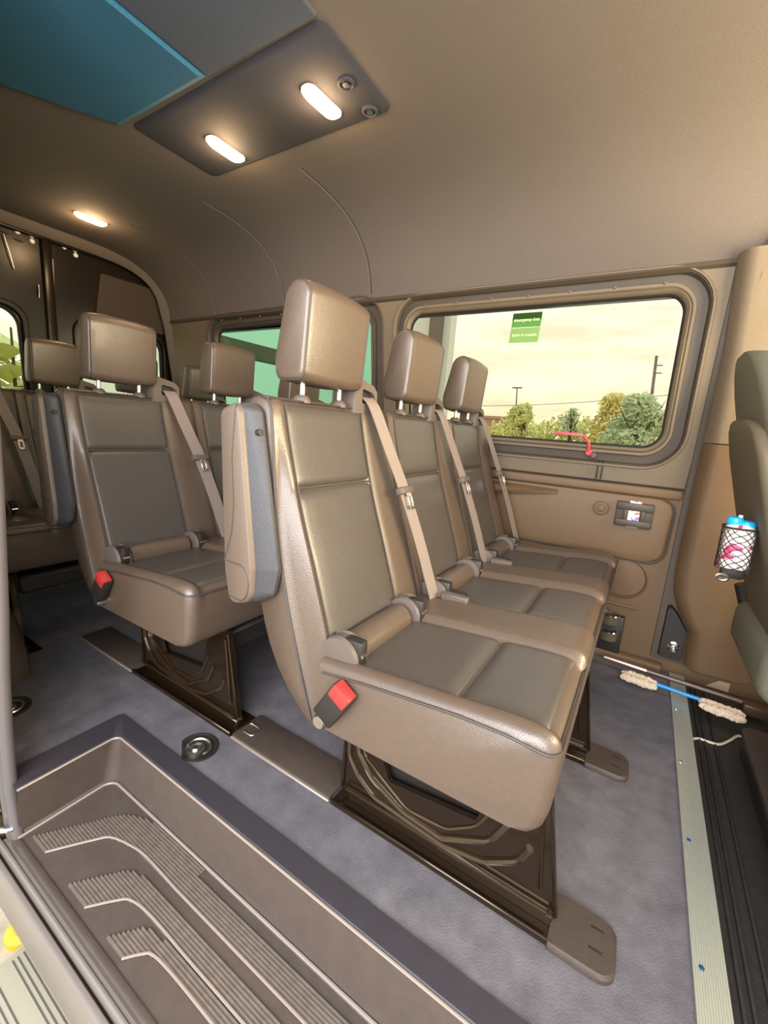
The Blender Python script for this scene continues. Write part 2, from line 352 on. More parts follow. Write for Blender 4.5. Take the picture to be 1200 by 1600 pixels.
# lower wall with stepped panel
lw = MB(); lw.box((XR, YF, -0.02), (0.60, YF + 0.03, 0.78))
lw.build('lower_wall', PLASTIC_W, wall, smooth=False)
q = MB(); q.box((XR, YF - 0.004, 0.764), (0.14, YF + 0.02, 0.772)); q.build('trim_joint', RUB, wall, smooth=False)
q = MB(); q.box((XR, YF - 0.014, 0.725), (0.14, YF + 0.01, 0.764), 0.008, 3); q.build('belt_rail', PLASTIC_W, wall)
for xx in (-0.178, -0.160):
    q = MB(); q.box((xx - 0.0015, wally(0.82) - 0.012, 0.775), (xx + 0.0015, wally(0.82) + 0.02, 0.855)); q.build('trim_joint', RUB, wall, smooth=False)
# raised rounded door-card panel
def wall_plate(name, outline, rad, y0, y1, m, parent, bev=0.008, seg=8):
    lo = rpoly(outline, rad, seg); cx = sum(p.x for p in lo) / len(lo); cz = sum(p.y for p in lo) / len(lo)
    def ins(d_): return [Vector((p.x + (cx - p.x) * d_ / max(0.001, math.hypot(p.x - cx, p.y - cz)), p.y + (cz - p.y) * d_ / max(0.001, math.hypot(p.x - cx, p.y - cz)))) for p in lo]
    q = MB(); q.loft([[Vector((p.x, y0, p.y)) for p in lo], [Vector((p.x, y1 + bev * 0.6, p.y)) for p in lo], [Vector((p.x, y1 + bev * 0.15, p.y)) for p in ins(bev * 0.5)], [Vector((p.x, y1, p.y)) for p in ins(bev)]])
    return q.build(name, m, parent)
wall_plate('wall_panel', [(-1.2, 0.455), (0.112, 0.455), (0.118, 0.722), (-1.2, 0.722)], 0.06, YF + 0.01, YF - 0.022, PLASTIC_W, wall)
q = MB(); lo = rpoly([(-1.2, 0.448), (0.121, 0.448), (0.127, 0.729), (-1.2, 0.729)], 0.062, 8)
q.tube([Vector((p.x, YF - 0.004, p.y)) for p in lo + lo[:1]], 0.006, 6); q.build('panel_groove', WALLD, wall)
for k, xx in enumerate((0.15,)):
    pass
# speaker grille disc, round cap, arm ledge, ridge
q = MB(); q.lathe((-0.005, YF, 0.365), (0, -1, 0), [(0.092, -0.005), (0.092, 0.006), (0.086, 0.010), (0.082, 0.004), (0.078, 0.008), (0.0, 0.012)], 36)
q.build('speaker_grille', PLASTIC_W, wall)
q = MB(); q.lathe((-0.137, YF - 0.022, 0.654), (0, -1, 0), [(0.033, -0.004), (0.033, 0.004), (0.028, 0.006), (0.026, 0.002), (0.016, 0.003), (0.013, 0.007), (0.0, 0.008)], 28)
q.build('round_cap', PLASTIC_W, wall)
al = MB(); secs = []
for t in [k / 10 for k in range(11)]:
    x = -0.95 + t * 0.63; dpt = 0.05 * (1 - max(0, (t - 0.55) / 0.45) ** 2) + 0.006; zt = 0.705 - 0.0 * t; zb = 0.655 + 0.03 * max(0, (t - 0.5) / 0.5)
    secs.append([Vector((x, YF - 0.018, zb)), Vector((x, YF - 0.022 - dpt * 0.8, zb + 0.004)), Vector((x, YF - 0.022 - dpt, zb + 0.018)), Vector((x, YF - 0.022 - dpt * 0.75, zt - 0.004)), Vector((x, YF - 0.018, zt + 0.006))])
al.loft(secs); al.build('arm_ledge', PLASTIC_W, wall)
q = MB(); q.box((-0.3, YF - 0.01, 0.236), (0.07, YF + 0.01, 0.248), 0.004, 2); q.build('wall_ridge', PLASTIC_W, wall)
# kick board by the floor
q = MB(); q.box((-0.9, YF - 0.05, 0.0), (0.19, YF, 0.035), 0.008, 2); q.build('kick_strip', PLASTIC_W, wall)

def window(name, q4, glassm, label_parts=True):
    W = struct(empty(name, wpt(q4[0][0], q4[0][1])))
    L0 = Vector(W.location)
    def rel(ps): return [p - L0 for p in ps]
    def loopat(off, dep, rad): return rel([wpt(p.x, p.y, dep) for p in rpoly(qoff(q4, off), rad, 8)])
    gq = MB(); gl = loopat(0.012, -0.030, 0.07); gq.add(gl, [tuple(range(len(gl)))]); gq.build('pane', glassm, W, smooth=False)
    s1 = MB(); s1.loft([loopat(0.010, -0.034, 0.075), loopat(-0.002, -0.026, 0.065), loopat(0.0, -0.018, 0.065), loopat(0.008, -0.014, 0.072)], cap=False); s1.build('rubber_seal', RUB, W)
    s2 = MB(); s2.loft([loopat(0.006, -0.016, 0.072), loopat(0.010, -0.002, 0.076), loopat(0.018, 0.004, 0.082), loopat(0.023, -0.004, 0.087), loopat(0.027, 0.002, 0.09), loopat(0.036, 0.003, 0.098)], cap=False); s2.build('inner_frame', WALLU if name == 'window_1' else WALLD, W)  # window_2 frames painted darker for the light falloff at the rear
    s3 = MB(); s3.loft([loopat(0.0355, 0.002, 0.098), loopat(0.038, -0.020, 0.10), loopat(0.070, -0.022, 0.122), loopat(0.078, -0.002, 0.130), loopat(0.080, 0.003, 0.13)], cap=False); s3.build('frame_groove', WALLD, W)
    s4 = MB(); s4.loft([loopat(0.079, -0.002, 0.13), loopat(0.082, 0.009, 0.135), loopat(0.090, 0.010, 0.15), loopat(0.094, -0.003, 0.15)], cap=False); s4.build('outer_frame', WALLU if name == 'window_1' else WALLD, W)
    n = 7
    for k in range(n):
        x = q4[0][0] + (k + 0.5) / n * (q4[1][0] - q4[0][0])
        c = wpt(x, q4[2][1] + 0.038, 0.003) - L0
        s = MB(); s.lathe(c, (0, -1, -0.136), [(0.006, -0.002), (0.006, 0.003), (0.004, 0.005), (0, 0.005)], 12); s.build('frame_screw', PLASTIC, W)
    return W
W1 = window('window_1', GL1, G1); W2 = window('window_2', GL2, G2)
# exit sign stuck to the pane
sg = onw(819, 510); sgn = thing('exit_sign', 'small green emergency exit sticker on the large window pane', 'sign', wpt(sg.x, sg.z, -0.022))
sgn.rotation_euler = (math.radians(90 - 7.7), 0, 0)
for z0, z1, m_, body, sz in ((0.003, 0.0635, SIGN, 'Emergency Exit', 0.0175), (-0.0635, -0.001, SIGN2, 'Sortie de secours', 0.0150)):
    q = MB(); q.box((-0.0625, z0, -0.001), (0.0625, z1, 0.001)); q.build('sign_plate', m_, sgn, smooth=False)
    put('lettering', text_mesh(body, sz, SIGNT, 'lettering'), sgn, (0, (z0 + z1) / 2, 0.0016))
# red emergency latch
a0 = onw(868, 676); a1 = onw(912, 680); a2 = onw(921, 705)
lt = thing('window_latch', 'red emergency latch handle at the lower edge of the large window', 'latch', wpt(a2.x, a2.z, 0.0)); LO = Vector(lt.location)
REDL = mat('latch_red', (0.52, 0.055, 0.06), 0.4)
q = MB(); q.ribbon([wpt(a0.x, a0.z, 0.02) - LO, wpt((a0.x + a1.x) / 2, (a0.z + a1.z) / 2, 0.026) - LO, wpt(a1.x, a1.z, 0.026) - LO], (0, 0.12, 1), 0.012, 0.010); q.build('lever', REDL, lt)
q = MB(); q.tube([wpt(a1.x - 0.004, a1.z, 0.024) - LO, wpt(a1.x + 0.012, a1.z - 0.012, 0.024) - LO, wpt(a2.x - 0.004, (a1.z + a2.z) / 2, 0.024) - LO, wpt(a2.x - 0.002, a2.z, 0.018) - LO], 0.0065, 8); q.build('crank', REDL, lt)
q = MB(); q.lathe(wpt(a2.x, a2.z - 0.004, 0.0) - LO, (0, -1, -0.136), [(0.014, 0), (0.014, 0.018), (0.011, 0.022), (0, 0.022)], 18); q.build('pivot', REDL, lt)
q = MB(); q.lathe(wpt(a2.x + 0.02, a2.z - 0.012, 0.0) - LO, (0, -1, -0.136), [(0.012, 0), (0.012, 0.026), (0.009, 0.029), (0, 0.029)], 16); q.build('knob', PLASTIC, lt)

# card holder bracket and card
hx = thing('card_holder', 'dark H-shaped plastic bracket on the side wall panel', 'holder', (-0.012, YF - 0.022, 0.645)); HO = Vector(hx.location)
HOLD = mat('holder_plastic', (0.048, 0.034, 0.020), 0.5)
for a, b in (((-0.066, -0.022, 0.018), (0.066, 0.0, 0.05)), ((-0.066, -0.022, -0.05), (0.066, 0.0, -0.022)), ((-0.040, -0.020, -0.03), (-0.022, -0.002, 0.03)), ((0.022, -0.020, -0.03), (0.040, -0.002, 0.03)), ((-0.068, -0.012, -0.052), (0.068, 0.0, 0.052))):
    q = MB(); q.box(a, b, 0.004, 2); q.build('bracket_bar' if a[1] < -0.015 else 'back_plate', HOLD, hx)
cd = MB(); cd.box((-0.022, -0.0165, -0.052), (0.020, -0.0135, 0.058), 0.001, 1)
cm = bpy.data.materials.new('printed_card'); cm.use_nodes = True; t = cm.node_tree; b = t.nodes['Principled BSDF']; c = t.nodes.new('ShaderNodeTexCoord'); n = t.nodes.new('ShaderNodeTexNoise'); n.inputs['Scale'].default_value = 45; n.inputs['Detail'].default_value = 1
rr = t.nodes.new('ShaderNodeValToRGB'); rr.color_ramp.interpolation = 'CONSTANT'; E_ = rr.color_ramp.elements
E_[0].color = (0.25, 0.2, 0.5, 1); E_[1].position = 0.40; E_[1].color = (0.85, 0.74, 0.64, 1)
x_ = E_.new(0.60); x_.color = (0.8, 0.16, 0.10, 1)
t.links.new(c.outputs['Object'], n.inputs[0]); t.links.new(n.outputs[0], rr.inputs[0]); t.links.new(rr.outputs[0], b.inputs['Base Color'])
co = cd.build('printed_card', cm); co.location = HO; tag(co, 'white printed card slotted in the dark wall bracket', 'card')

# ---- B pillar trim
def pillar_section(z, prot):
    xa = interp(z, [(0.05, 0.262), (0.225, 0.250), (0.29, 0.200), (0.33, 0.178), (0.45, 0.166), (1.26, 0.164), (1.60, 0.140), (1.70, 0.140)])
    y = wally(z) - 0.012; yb = wally(z) - prot
    return [Vector((xa, y, z)), Vector((xa + 0.012, yb + 0.02, z)), Vector((xa + 0.03, yb + 0.004, z)), Vector((xa + 0.05, yb, z)), Vector((xa + 0.17, yb + 0.005, z)), Vector((0.46, yb + 0.02, z)), Vector((0.50, y + 0.02, z))]
BP = struct(empty('trim_1', (0.3, YF, 0.06))); BO = Vector(BP.location)
for z0, z1, nm in ((0.065, 0.952, 'lower_pillar_trim'), (0.957, 1.58, 'upper_pillar_trim')):
    q = MB(); q.loft([[p - BO for p in pillar_section(z0 + (z1 - z0) * k / 12, 0.062)] for k in range(13)]); q.build(nm, PLASTIC_W if z0 < 0.5 else WALLU, BP)
# dark gap beside the pillar
q = MB(); secs = []
for k in range(13):
    z = 0.05 + 1.66 * k / 12; xa = pillar_section(z, 0.06)[0].x; secs.append([Vector((0.147 + 0.0 * z, wally(z) - 0.003, z)) - BO, Vector((xa + 0.006, wally(z) - 0.003, z)) - BO, Vector((xa + 0.05, wally(z) + 0.02, z)) - BO, Vector((0.120, wally(z) + 0.02, z)) - BO])
q.loft(secs); q.build('pillar_gap', WALLD, BP)
q = MB(); q.loft([[Vector((p.x - 0.0, YF - 0.020, p.y)) - BO for p in rpoly([(0.172, 0.07), (0.250, 0.07), (0.247, 0.20), (0.205, 0.262), (0.172, 0.30)], 0.01, 3)], [Vector((p.x - 0.0, YF - 0.004, p.y)) - BO for p in rpoly([(0.168, 0.065), (0.254, 0.065), (0.250, 0.205), (0.208, 0.27), (0.168, 0.31)], 0.01, 3)]]); q.build('belt_recess', BLACK, BP)
q = MB(); c_ = ony(1052, 1010, YF - 0.020); q.lathe(c_ - BO, (0, -1, 0), [(0.022, 0), (0.022, 0.006), (0.014, 0.008), (0.012, 0.016), (0, 0.018)], 18); q.build('anchor_bolt', CHROME, BP)

# ---- driver door beyond the pillar
D3 = struct(empty('door_3', (0.60, YF, 0.0))); d3o = Vector(D3.location)
def d3(q): q.v = [tuple(Vector(p) - d3o) for p in q.v]; return q
d3(MB().box((0.60, YF - 0.03, -0.02), (XC, YF + 0.03, 0.92), 0.01, 2)).build('door_card', PLASTIC_W, D3)
d3(MB().box((0.62, YF - 0.07, 0.62), (1.30, YF - 0.03, 0.68), 0.012, 2)).build('door_armrest', PLASTIC, D3)
d3(MB().box((0.50, 1.94, 0.90), (0.64, 2.04, 1.62), 0.01, 2)).build('window_post', WALLU, D3)
d3(MB().box((0.60, 1.93, 1.50), (XC, 2.0, 1.62), 0.01, 2)).build('window_header', WALLU, D3)
d3(MB().box((0.63, 1.995, 0.91), (XC, 2.0, 1.51))).build('pane', G1, D3, smooth=False)

# ---- headliner and roof
prof = smooth_tab([(wally(1.562) - 0.006, 1.562), (1.925, 1.64), (1.885, 1.735), (1.805, 1.815), (1.69, 1.868), (1.55, 1.893), (1.40, 1.90)], 36)
seams = [XR - 0.05, ony(330, 470, 1.9).x, ony(438, 420, 1.9).x, ony(575, 430, 1.9).x, XC]
CE = struct(empty('ceiling', (0, 1.16, 1.9))); CO = Vector(CE.location)
for a, b in zip(seams, seams[1:]):
    q = MB(); q.loft([[Vector((xx, y + dy, z + dz)) - CO for y, z in prof] for xx, dy, dz in ((a + 0.0015, 0.006, 0.006), (a + 0.006, 0, 0), (b - 0.006, 0, 0), (b - 0.0015, 0.006, 0.006))], cap=False, close=False)
    q.build('headliner_side', HEAD, CE)
for xa, xb, m_ in ((XR - 0.05, XC, HEAD),):
    q = MB(); q.box((xa, 0.20, 1.90), (xb, 1.402, 1.93)); q.v = [tuple(Vector(p) - CO) for p in q.v]; q.build('headliner_roof', m_, CE, smooth=False)
q = MB(); q.box((XR - 0.06, 0.2, 1.93), (XC, 2.1, 1.96)); q.box((XR - 0.06, 2.06, 1.5), (XC, 2.10, 1.96)); q.v = [tuple(Vector(p) - CO) for p in q.v]; q.build('roof_skin', BLACKM, CE, smooth=False)
# dark edge strip below headliner
q = MB(); q.loft([[Vector((x, wally(1.545) + 0.004, 1.545)), Vector((x, wally(1.555) - 0.014, 1.555)), Vector((x, wally(1.575) - 0.002, 1.580))] for x in (XR, 0.145)], cap=False, close=False); q.build('headliner_edge', WALLD, wall)
# cab-side roof bulge at the right (over the B pillar)
q = MB(); secs = []
for k in range(9):
    t = k / 8; z = 1.36 + 0.27 * t; x0 = 0.155 + 0.05 * t ** 3
    yb = interp(z, [(1.36, 1.912), (1.5, 1.888), (1.58, 1.884), (1.63, 1.90), (1.66, 1.925)])
    secs.append([Vector((x0, yb + 0.12, z)), Vector((x0 + 0.015, yb + 0.03, z)), Vector((x0 + 0.05, yb, z)), Vector((0.9, yb - 0.02, z)), Vector((0.95, yb + 0.12, z))])
q.loft(secs); q.v = [tuple(Vector(p) - BO) for p in q.v]; q.build('overhead_trim', WALLU, BP)

# raised roof duct with blue sky light painted in, console, lamps
dz = 1.886
dt = tag(MB().loft([[Vector((x, y, z)) for x, y in pts] for pts, z in (([(-2.05, 0.25), (-1.94, 0.66), (-1.79, 0.945), (-1.27, 0.945), (-1.27, 0.25)], 1.905), ([(-1.99, 0.25), (-1.89, 0.66), (-1.745, 0.912), (-1.29, 0.912), (-1.29, 0.25)], dz))]).build('roof_duct', DUCT, smooth=False), 'raised roof lining panel with blue sky light painted in, at the upper left of the ceiling', 'roof panel')
o = MB().box((-1.277, 0.25, 1.892), (-0.86, 0.935, 1.905), 0.004, 1).build('roof_panel', ROOFD); tag(o, 'grey flush roof lining panel with a blue light tint painted in, in front of the bluer one', 'roof panel')
cs = thing('roof_console', 'dark overhead console panel around the nearest lit dome lamp', 'console', (-1.05, 1.11, 1.9)); KO = Vector(cs.location)
zc = 1.893
q = MB(); lo0 = rpoly([(-1.75, 0.950), (-0.850, 0.940), (-0.850, 1.290), (-1.75, 1.300)], 0.03, 5); lo1 = rpoly([(-1.70, 0.965), (-0.865, 0.955), (-0.865, 1.275), (-1.70, 1.280)], 0.03, 5)
q.loft([[Vector((p.x, p.y, 1.902)) - KO for p in lo0], [Vector((p.x, p.y, zc)) - KO for p in lo1]]); q.build('panel', CONSOLE, cs)
for px, py in ((541, 130), (578, 173)):
    p = onz(px, py, zc); q = MB(); q.lathe(p - KO, (0, 0, -1), [(0.026, -0.002), (0.026, 0.004), (0.020, 0.007), (0.017, 0.002), (0.0, 0.003)], 20); q.build('spot_lamp', CONSOLE, cs)
    q = MB(); q.lathe(p - KO, (0, 0, -1), [(0.010, 0.002), (0.010, 0.006), (0, 0.007)], 14); q.build('spot_lens', STEEL, cs)
lamp_lab = ['largest lit dome lamp, on the front of the dark roof console', 'lit dome lamp in the middle of the row of three on the ceiling', 'rearmost lit dome lamp near the rear doors']
for k, (px, py) in enumerate(((503, 158), (353, 232), (142, 341))):
    z = zc if k < 2 else 1.90
    p = onz(px, py, z); lm = thing('dome_lamp', 'warm ' + lamp_lab[k], 'lamp', p, 'dome lamps along the roof')
    a0 = onz(*((477, 136), (326, 214), (117, 330))[k], z); a1 = onz(*((530, 185), (381, 252), (168, 351))[k], z)
    dirv = (a1 - a0); L = dirv.length; ang = math.atan2(dirv.y, dirv.x); R_ = Matrix.Rotation(ang, 3, 'Z')
    hw = 0.026
    def ol(s, zz): return [R_ @ Vector((q_.x, q_.y, zz)) for q_ in rpoly([(-L / 2 * s, -hw * s), (L / 2 * s, -hw * s), (L / 2 * s, hw * s), (-L / 2 * s, hw * s)], 0.022 * s, 5)]
    q = MB(); q.loft([ol(1.0, 0.002), ol(1.0, -0.006), ol(0.93, -0.010), ol(0.86, -0.010)], cap=False); q.build('rim', LAMPCLEAR, lm)
    q = MB(); q.loft([ol(0.88, -0.006), ol(0.88, -0.012), ol(0.76, -0.016)]); q.build('diffuser', LAMPGLOW, lm)
    ld = bpy.data.lights.new('dome_bulb', 'POINT'); ld.energy = 2.2; ld.color = (1.0, 0.66, 0.34); ld.shadow_soft_size = 0.03
    lo_ = bpy.data.objects.new('dome_bulb', ld); COL.objects.link(lo_); lo_.parent = lm; lo_.location = (0, 0, -0.05)

# ---- rear doors
YC = 1.235
def rear_leaf(name, y0, y1, wy0, wy1):
    D = struct(empty(name, (XR, y0, 0.0))); o0 = Vector(D.location)
    hole = rpoly([(wy0, 0.90), (wy1, 0.90), (wy1 - 0.01, 1.435), (wy0, 1.435)], 0.09, 8)
    def bridge(x, loop, rect):
        a0, a1, b0, b1 = rect; cy = sum(p.x for p in loop) / len(loop); cz = sum(p.y for p in loop) / len(loop); out = []
        for p in loop:
            dy, dz_ = p.x - cy, p.y - cz; t_ = min(((a1 if dy > 0 else a0) - cy) / dy if abs(dy) > 1e-9 else 1e9, ((b1 if dz_ > 0 else b0) - cz) / dz_ if abs(dz_) > 1e-9 else 1e9); out.append(Vector((cy + dy * t_, cz + dz_ * t_)))
        for cyy, czz in ((a0, b0), (a1, b0), (a1, b1), (a0, b1)):
            k = min(range(len(out)), key=lambda i: (out[i].x - cyy) ** 2 + (out[i].y - czz) ** 2); out[k] = Vector((cyy, czz))
        return [Vector((x, p.x, p.y)) - o0 for p in out]
    H = lambda x, s: [Vector((x, (wy0 + wy1) / 2 + (p.x - (wy0 + wy1) / 2) * s, 1.17 + (p.y - 1.17) * s)) - o0 for p in hole]
    q = MB(); q.loft([bridge(XR, hole, (y0, y1, 0.02, 1.86)), H(XR, 1.16), H(XR + 0.012, 1.13), H(XR + 0.012, 1.06), H(XR - 0.02, 1.04)], cap=False)
    q.add([Vector((XR - 0.04, y0, 0.02)) - o0, Vector((XR - 0.04, y1, 0.02)) - o0, Vector((XR, y1, 0.02)) - o0, Vector((XR, y0, 0.02)) - o0], [(0, 1, 2, 3)])
    q.build('door_skin', DOORM, D, ang=30)
    q = MB(); q.loft([H(XR - 0.03, 1.05), H(XR - 0.012, 1.03), H(XR - 0.012, 0.985), H(XR - 0.03, 0.98)], cap=False); q.build('window_seal', RUB, D)
    q = MB(); q.add(H(XR - 0.026, 1.02), [tuple(range(len(hole)))]); q.build('pane', G3, D, smooth=False)
    return D, o0
D1, d1o = rear_leaf('door_1', YC + 0.02, 2.02, 1.385, 1.93)
D2, d2o = rear_leaf('door_2', 0.40, YC - 0.02, 0.54, 1.085)
q = MB(); pts_ = [(1.475, 1.475), (1.955, 1.475), (1.945, 1.765), (1.52, 1.765)]
q.loft([[Vector((XR + xo, p.x, p.y)) - d1o for p in rpoly(pts_, 0.02, 4)] for xo in (0.0, 0.016)]); q.build('upper_plate', DOORP, D1)
q = MB(); q.loft([[Vector((XR + xo, 2 * YC - p.x, p.y)) - d2o for p in rpoly(pts_, 0.02, 4)] for xo in (0.0, 0.016)]); q.build('upper_plate', DOORP, D2)
WHITEP = mat('white_bolt', (0.75, 0.68, 0.6), 0.5)
for px, py in ((27, 362), (49, 368), (50, 377), (100, 386), (117, 391), (118, 399)):
    p = onx(px, py, XR + 0.001); D, oo = (D1, d1o) if p.y > YC else (D2, d2o)
    q = MB(); q.lathe(p - oo, (1, 0, 0), [(0.013, 0), (0.013, 0.004), (0.009, 0.008), (0, 0.008)], 12); q.build('bolt', WHITEP, D)
for px0, py0, px1, py1 in ((82, 405, 87, 520), (0, 358, 14, 366), (23, 372, 37, 378), (5, 365, 22, 420), (60, 445, 61, 465), (251, 440, 258, 478), (265, 498, 266, 508)):
    p = onx(px0, py0, XR + 0.012); p1 = onx(px1, py1, XR + 0.012); D, oo = (D1, d1o) if p.y > YC else (D2, d2o)
    q = MB(); q.tube([p - oo, (p + p1) / 2 - oo + Vector((0.004, 0, 0)), p1 - oo], 0.0035, 6); q.build('edge_bead', STEEL, D)
# centre post, rear corner pillar, door header
WR = MB()
WR.box((XR - 0.03, YC - 0.03, 0.0), (XR + 0.03, YC + 0.02, 1.86), 0.008, 2)
WR.box((XR - 0.03, 0.25, 1.845), (XR + 0.03, 2.06, 1.95), 0.012, 2)
WR.box((XR - 0.03, 0.25, 0.0), (XR + 0.02, 0.41, 1.9)); WR.box((XR - 0.04, 2.0, 0.0), (XR - 0.005, 2.08, 1.9)); WR.box((XR - 0.04, 0.25, -0.1), (XR + 0.01, 2.06, 0.03))
rw = struct(WR.build('wall_rear', DOORM))
q = MB(); secs = []
for y, z in smooth_tab([(wally(0.3) - 0.02, 0.3), (wally(0.9) - 0.02, 0.9), (wally(1.45) - 0.015, 1.45), (1.905, 1.62), (1.87, 1.73), (1.80, 1.80), (1.68, 1.845), (1.50, 1.862), (1.2, 1.865), (0.6, 1.865), (0.3, 1.865)], 60):
    secs.append([Vector((XR + 0.02, y - 0.0, z)), Vector((XR + 0.055, y - 0.015, z - 0.012)), Vector((XR + 0.09, y + 0.005, z + 0.008)), Vector((XR + 0.12, y + 0.06, z + 0.06))])
q.loft(secs, cap=False, close=False); q.build('rear_arch_trim', HEAD, rw)

# ---- near side wall behind the open door
nw = MB(); nw.box((XR, 0.24, -0.2), (-1.30, 0.30, 0.80)); nw.box((XR, 0.24, 1.5), (-1.30, 0.34, 1.93)); nw.box((XR, 0.24, 0.8), (-2.9, 0.30, 1.5)); nw.box((-1.5, 0.24, 0.8), (-1.30, 0.30, 1.5))
WN = struct(nw.build('wall_right', WALLU, smooth=False))
q = MB(); q.box((-2.9, 0.262, 0.8), (-1.5, 0.268, 1.5)); q.build('pane', G1, WN, smooth=False)
q = MB(); q.lathe((-1.75, 0.30, -0.05), (0, 1, 0), [(0.40, -0.05), (0.40, 0.14), (0.37, 0.18), (0.30, 0.2), (0, 0.2)], 40)
q.v = [p for p in q.v]
# wheel arch (upper half only shows above the floor)
wa = MB(); secs = []
for k in range(13):
    a = math.pi * k / 12; ca, sa = math.cos(a), math.sin(a)
    secs.append([Vector((-2.08 + 0.42 * ca, 0.29, 0.0 + 0.30 * sa)), Vector((-2.08 + 0.42 * ca, 0.47, 0.30 * sa)), Vector((-2.08 + 0.40 * ca, 0.505, 0.28 * sa)), Vector((-2.08 + 0.36 * ca, 0.52, 0.25 * sa)), Vector((-2.08, 0.522, 0.0))])
wa.loft(secs, cap=False, close=False); wa.build('wheel_arch', COVER, WN)

# ================================================================== BENCH SEATS
SW = 0.445                      # seat pitch across the bench
FT = smooth_tab([(0.29, -0.475), (0.45, -0.500), (0.60, -0.548), (0.74, -0.598), (0.88, -0.638), (0.955, -0.655)])
ST_ = smooth_tab([(0.29, -0.516), (0.45, -0.570), (0.60, -0.613), (0.74, -0.638), (0.88, -0.650), (0.955, -0.660)])
BK = smooth_tab([(0.29, -0.53), (0.33, -0.58), (0.40, -0.635), (0.50, -0.678), (0.65, -0.710), (0.80, -0.728), (0.945, -0.738)])
IN0, IN1 = 0.040, 0.315         # insert limits
def Fx(y, z, sgn=True):
    # front surface of one backrest at y in [0, SW]
    e0 = sstep(0.0, 0.030, y) if sgn else 1.0
    base = interp(z, ST_) * (1 - e0) + interp(z, FT) * e0
    hollow = 0.012 * sstep(IN0 - 0.02, IN0 + 0.02, y) * (1 - sstep(IN1 - 0.02, IN1 + 0.02, y)) * sstep(0.40, 0.5, z)
    edge = 0.010 * math.exp(-((y - SW) / 0.012) ** 2)
    return base - hollow - edge
def back_profile(y, first):
    zs = [0.29 + (0.955 - 0.29) * k / 26 for k in range(27)]
    fr = [(Fx(y, z, first), z) for z in zs]
    xt0 = fr[-1][0]; top = [(xt0 - 0.006, 0.966), (xt0 - 0.018, 0.973), (xt0 - 0.038, 0.976), (xt0 - 0.058, 0.970), (-0.730, 0.956)]
    zb = [0.94 - (0.94 - 0.29) * k / 14 for k in range(15)]
    return fr + top + [(interp(z, BK), z) for z in zb]
def inset(loop, d_):
    cx, cz = -0.61, 0.62
    out = []
    for x, z in loop:
        v = Vector((x - cx, (z - cz))); l = v.length
        out.append((cx + v.x * max(0, 1 - d_ / max(l, 0.05)), cz + v.y * (1 - d_ / l)))
    return out
def make_back(first):
    ys = [0.0, 0.004, 0.012, 0.02, 0.028, 0.036, 0.042, 0.05, 0.07, 0.12, 0.18, 0.24, 0.29, 0.305, 0.315, 0.325, 0.34, 0.38, 0.41, 0.43, 0.438, SW]
    loops = []
    for y in ys:
        pr = back_profile(y, first)
        if first and y < 0.012: pr = inset(pr, 0.010 * (1 - math.sqrt(1 - (1 - y / 0.012) ** 2)))
        loops.append([Vector((x, y, z)) for x, z in pr])
    return MB().loft(loops).mesh('backrest', LEATHER, ang=50)
def panel_mesh(y0, y1, z0, z1, h=0.013):
    n, m = 18, 18; P = []
    for i in range(n + 1):
        u = i / n; u = 0.5 - 0.5 * math.cos(math.pi * u); row = []
        for j in range(m + 1):
            v = j / m; v = 0.5 - 0.5 * math.cos(math.pi * v); y = y0 + (y1 - y0) * u; z = z0 + (z1 - z0) * v
            du = min(u, 1 - u) * (y1 - y0); dv = min(v, 1 - v) * (z1 - z0)
            b = h * math.sqrt(1 - (1 - min(1, du / 0.028)) ** 2) * math.sqrt(1 - (1 - min(1, dv / 0.022)) ** 2)
            row.append(Vector((Fx(y, z, False) + b - 0.004, y, z)))
        P.append(row)
    return MB().grid(P).mesh('backrest_panel', LEATHER_P, ang=70)
back_first = make_back(True); back_mid = make_back(False)
pan_lo = panel_mesh(IN0, IN1, 0.43, 0.783); pan_up = panel_mesh(IN0, IN1, 0.787, 0.962)
pip = MB(); pip.tube([Vector((x + 0.001, -0.0005, z)) for x, z in [(interp(z, ST_), z) for z in [0.30 + 0.645 * k / 30 for k in range(31)]]] + [Vector((-0.668, 0.0, 0.968)), Vector((-0.69, 0.004, 0.974))], 0.0028, 6)
pip_me = pip.mesh('piping', PIPING)
pip2_mes = []
for yy in (IN0, IN1):
    pip2 = MB(); pip2.tube([Vector((Fx(yy, z, False) + 0.003, yy, z)) for z in [0.45 + 0.51 * k / 24 for k in range(25)]], 0.002, 5); pip2_mes.append(pip2.mesh('seam', PIPING))
pip2 = MB(); pip2.tube([Vector((Fx(y, 0.785, False) + 0.001, y, 0.785)) for y in [IN0 + (IN1 - IN0) * k / 10 for k in range(11)]], 0.0025, 5); pip2_mes.append(pip2.mesh('seam', PIPING))
pip3 = MB(); pip3.tube([Vector((-0.668, y, 0.970)) for y in (0.004, 0.1, 0.2, 0.3, 0.40, SW)], 0.0024, 5); pip3_me = pip3.mesh('top_piping', PIPING)

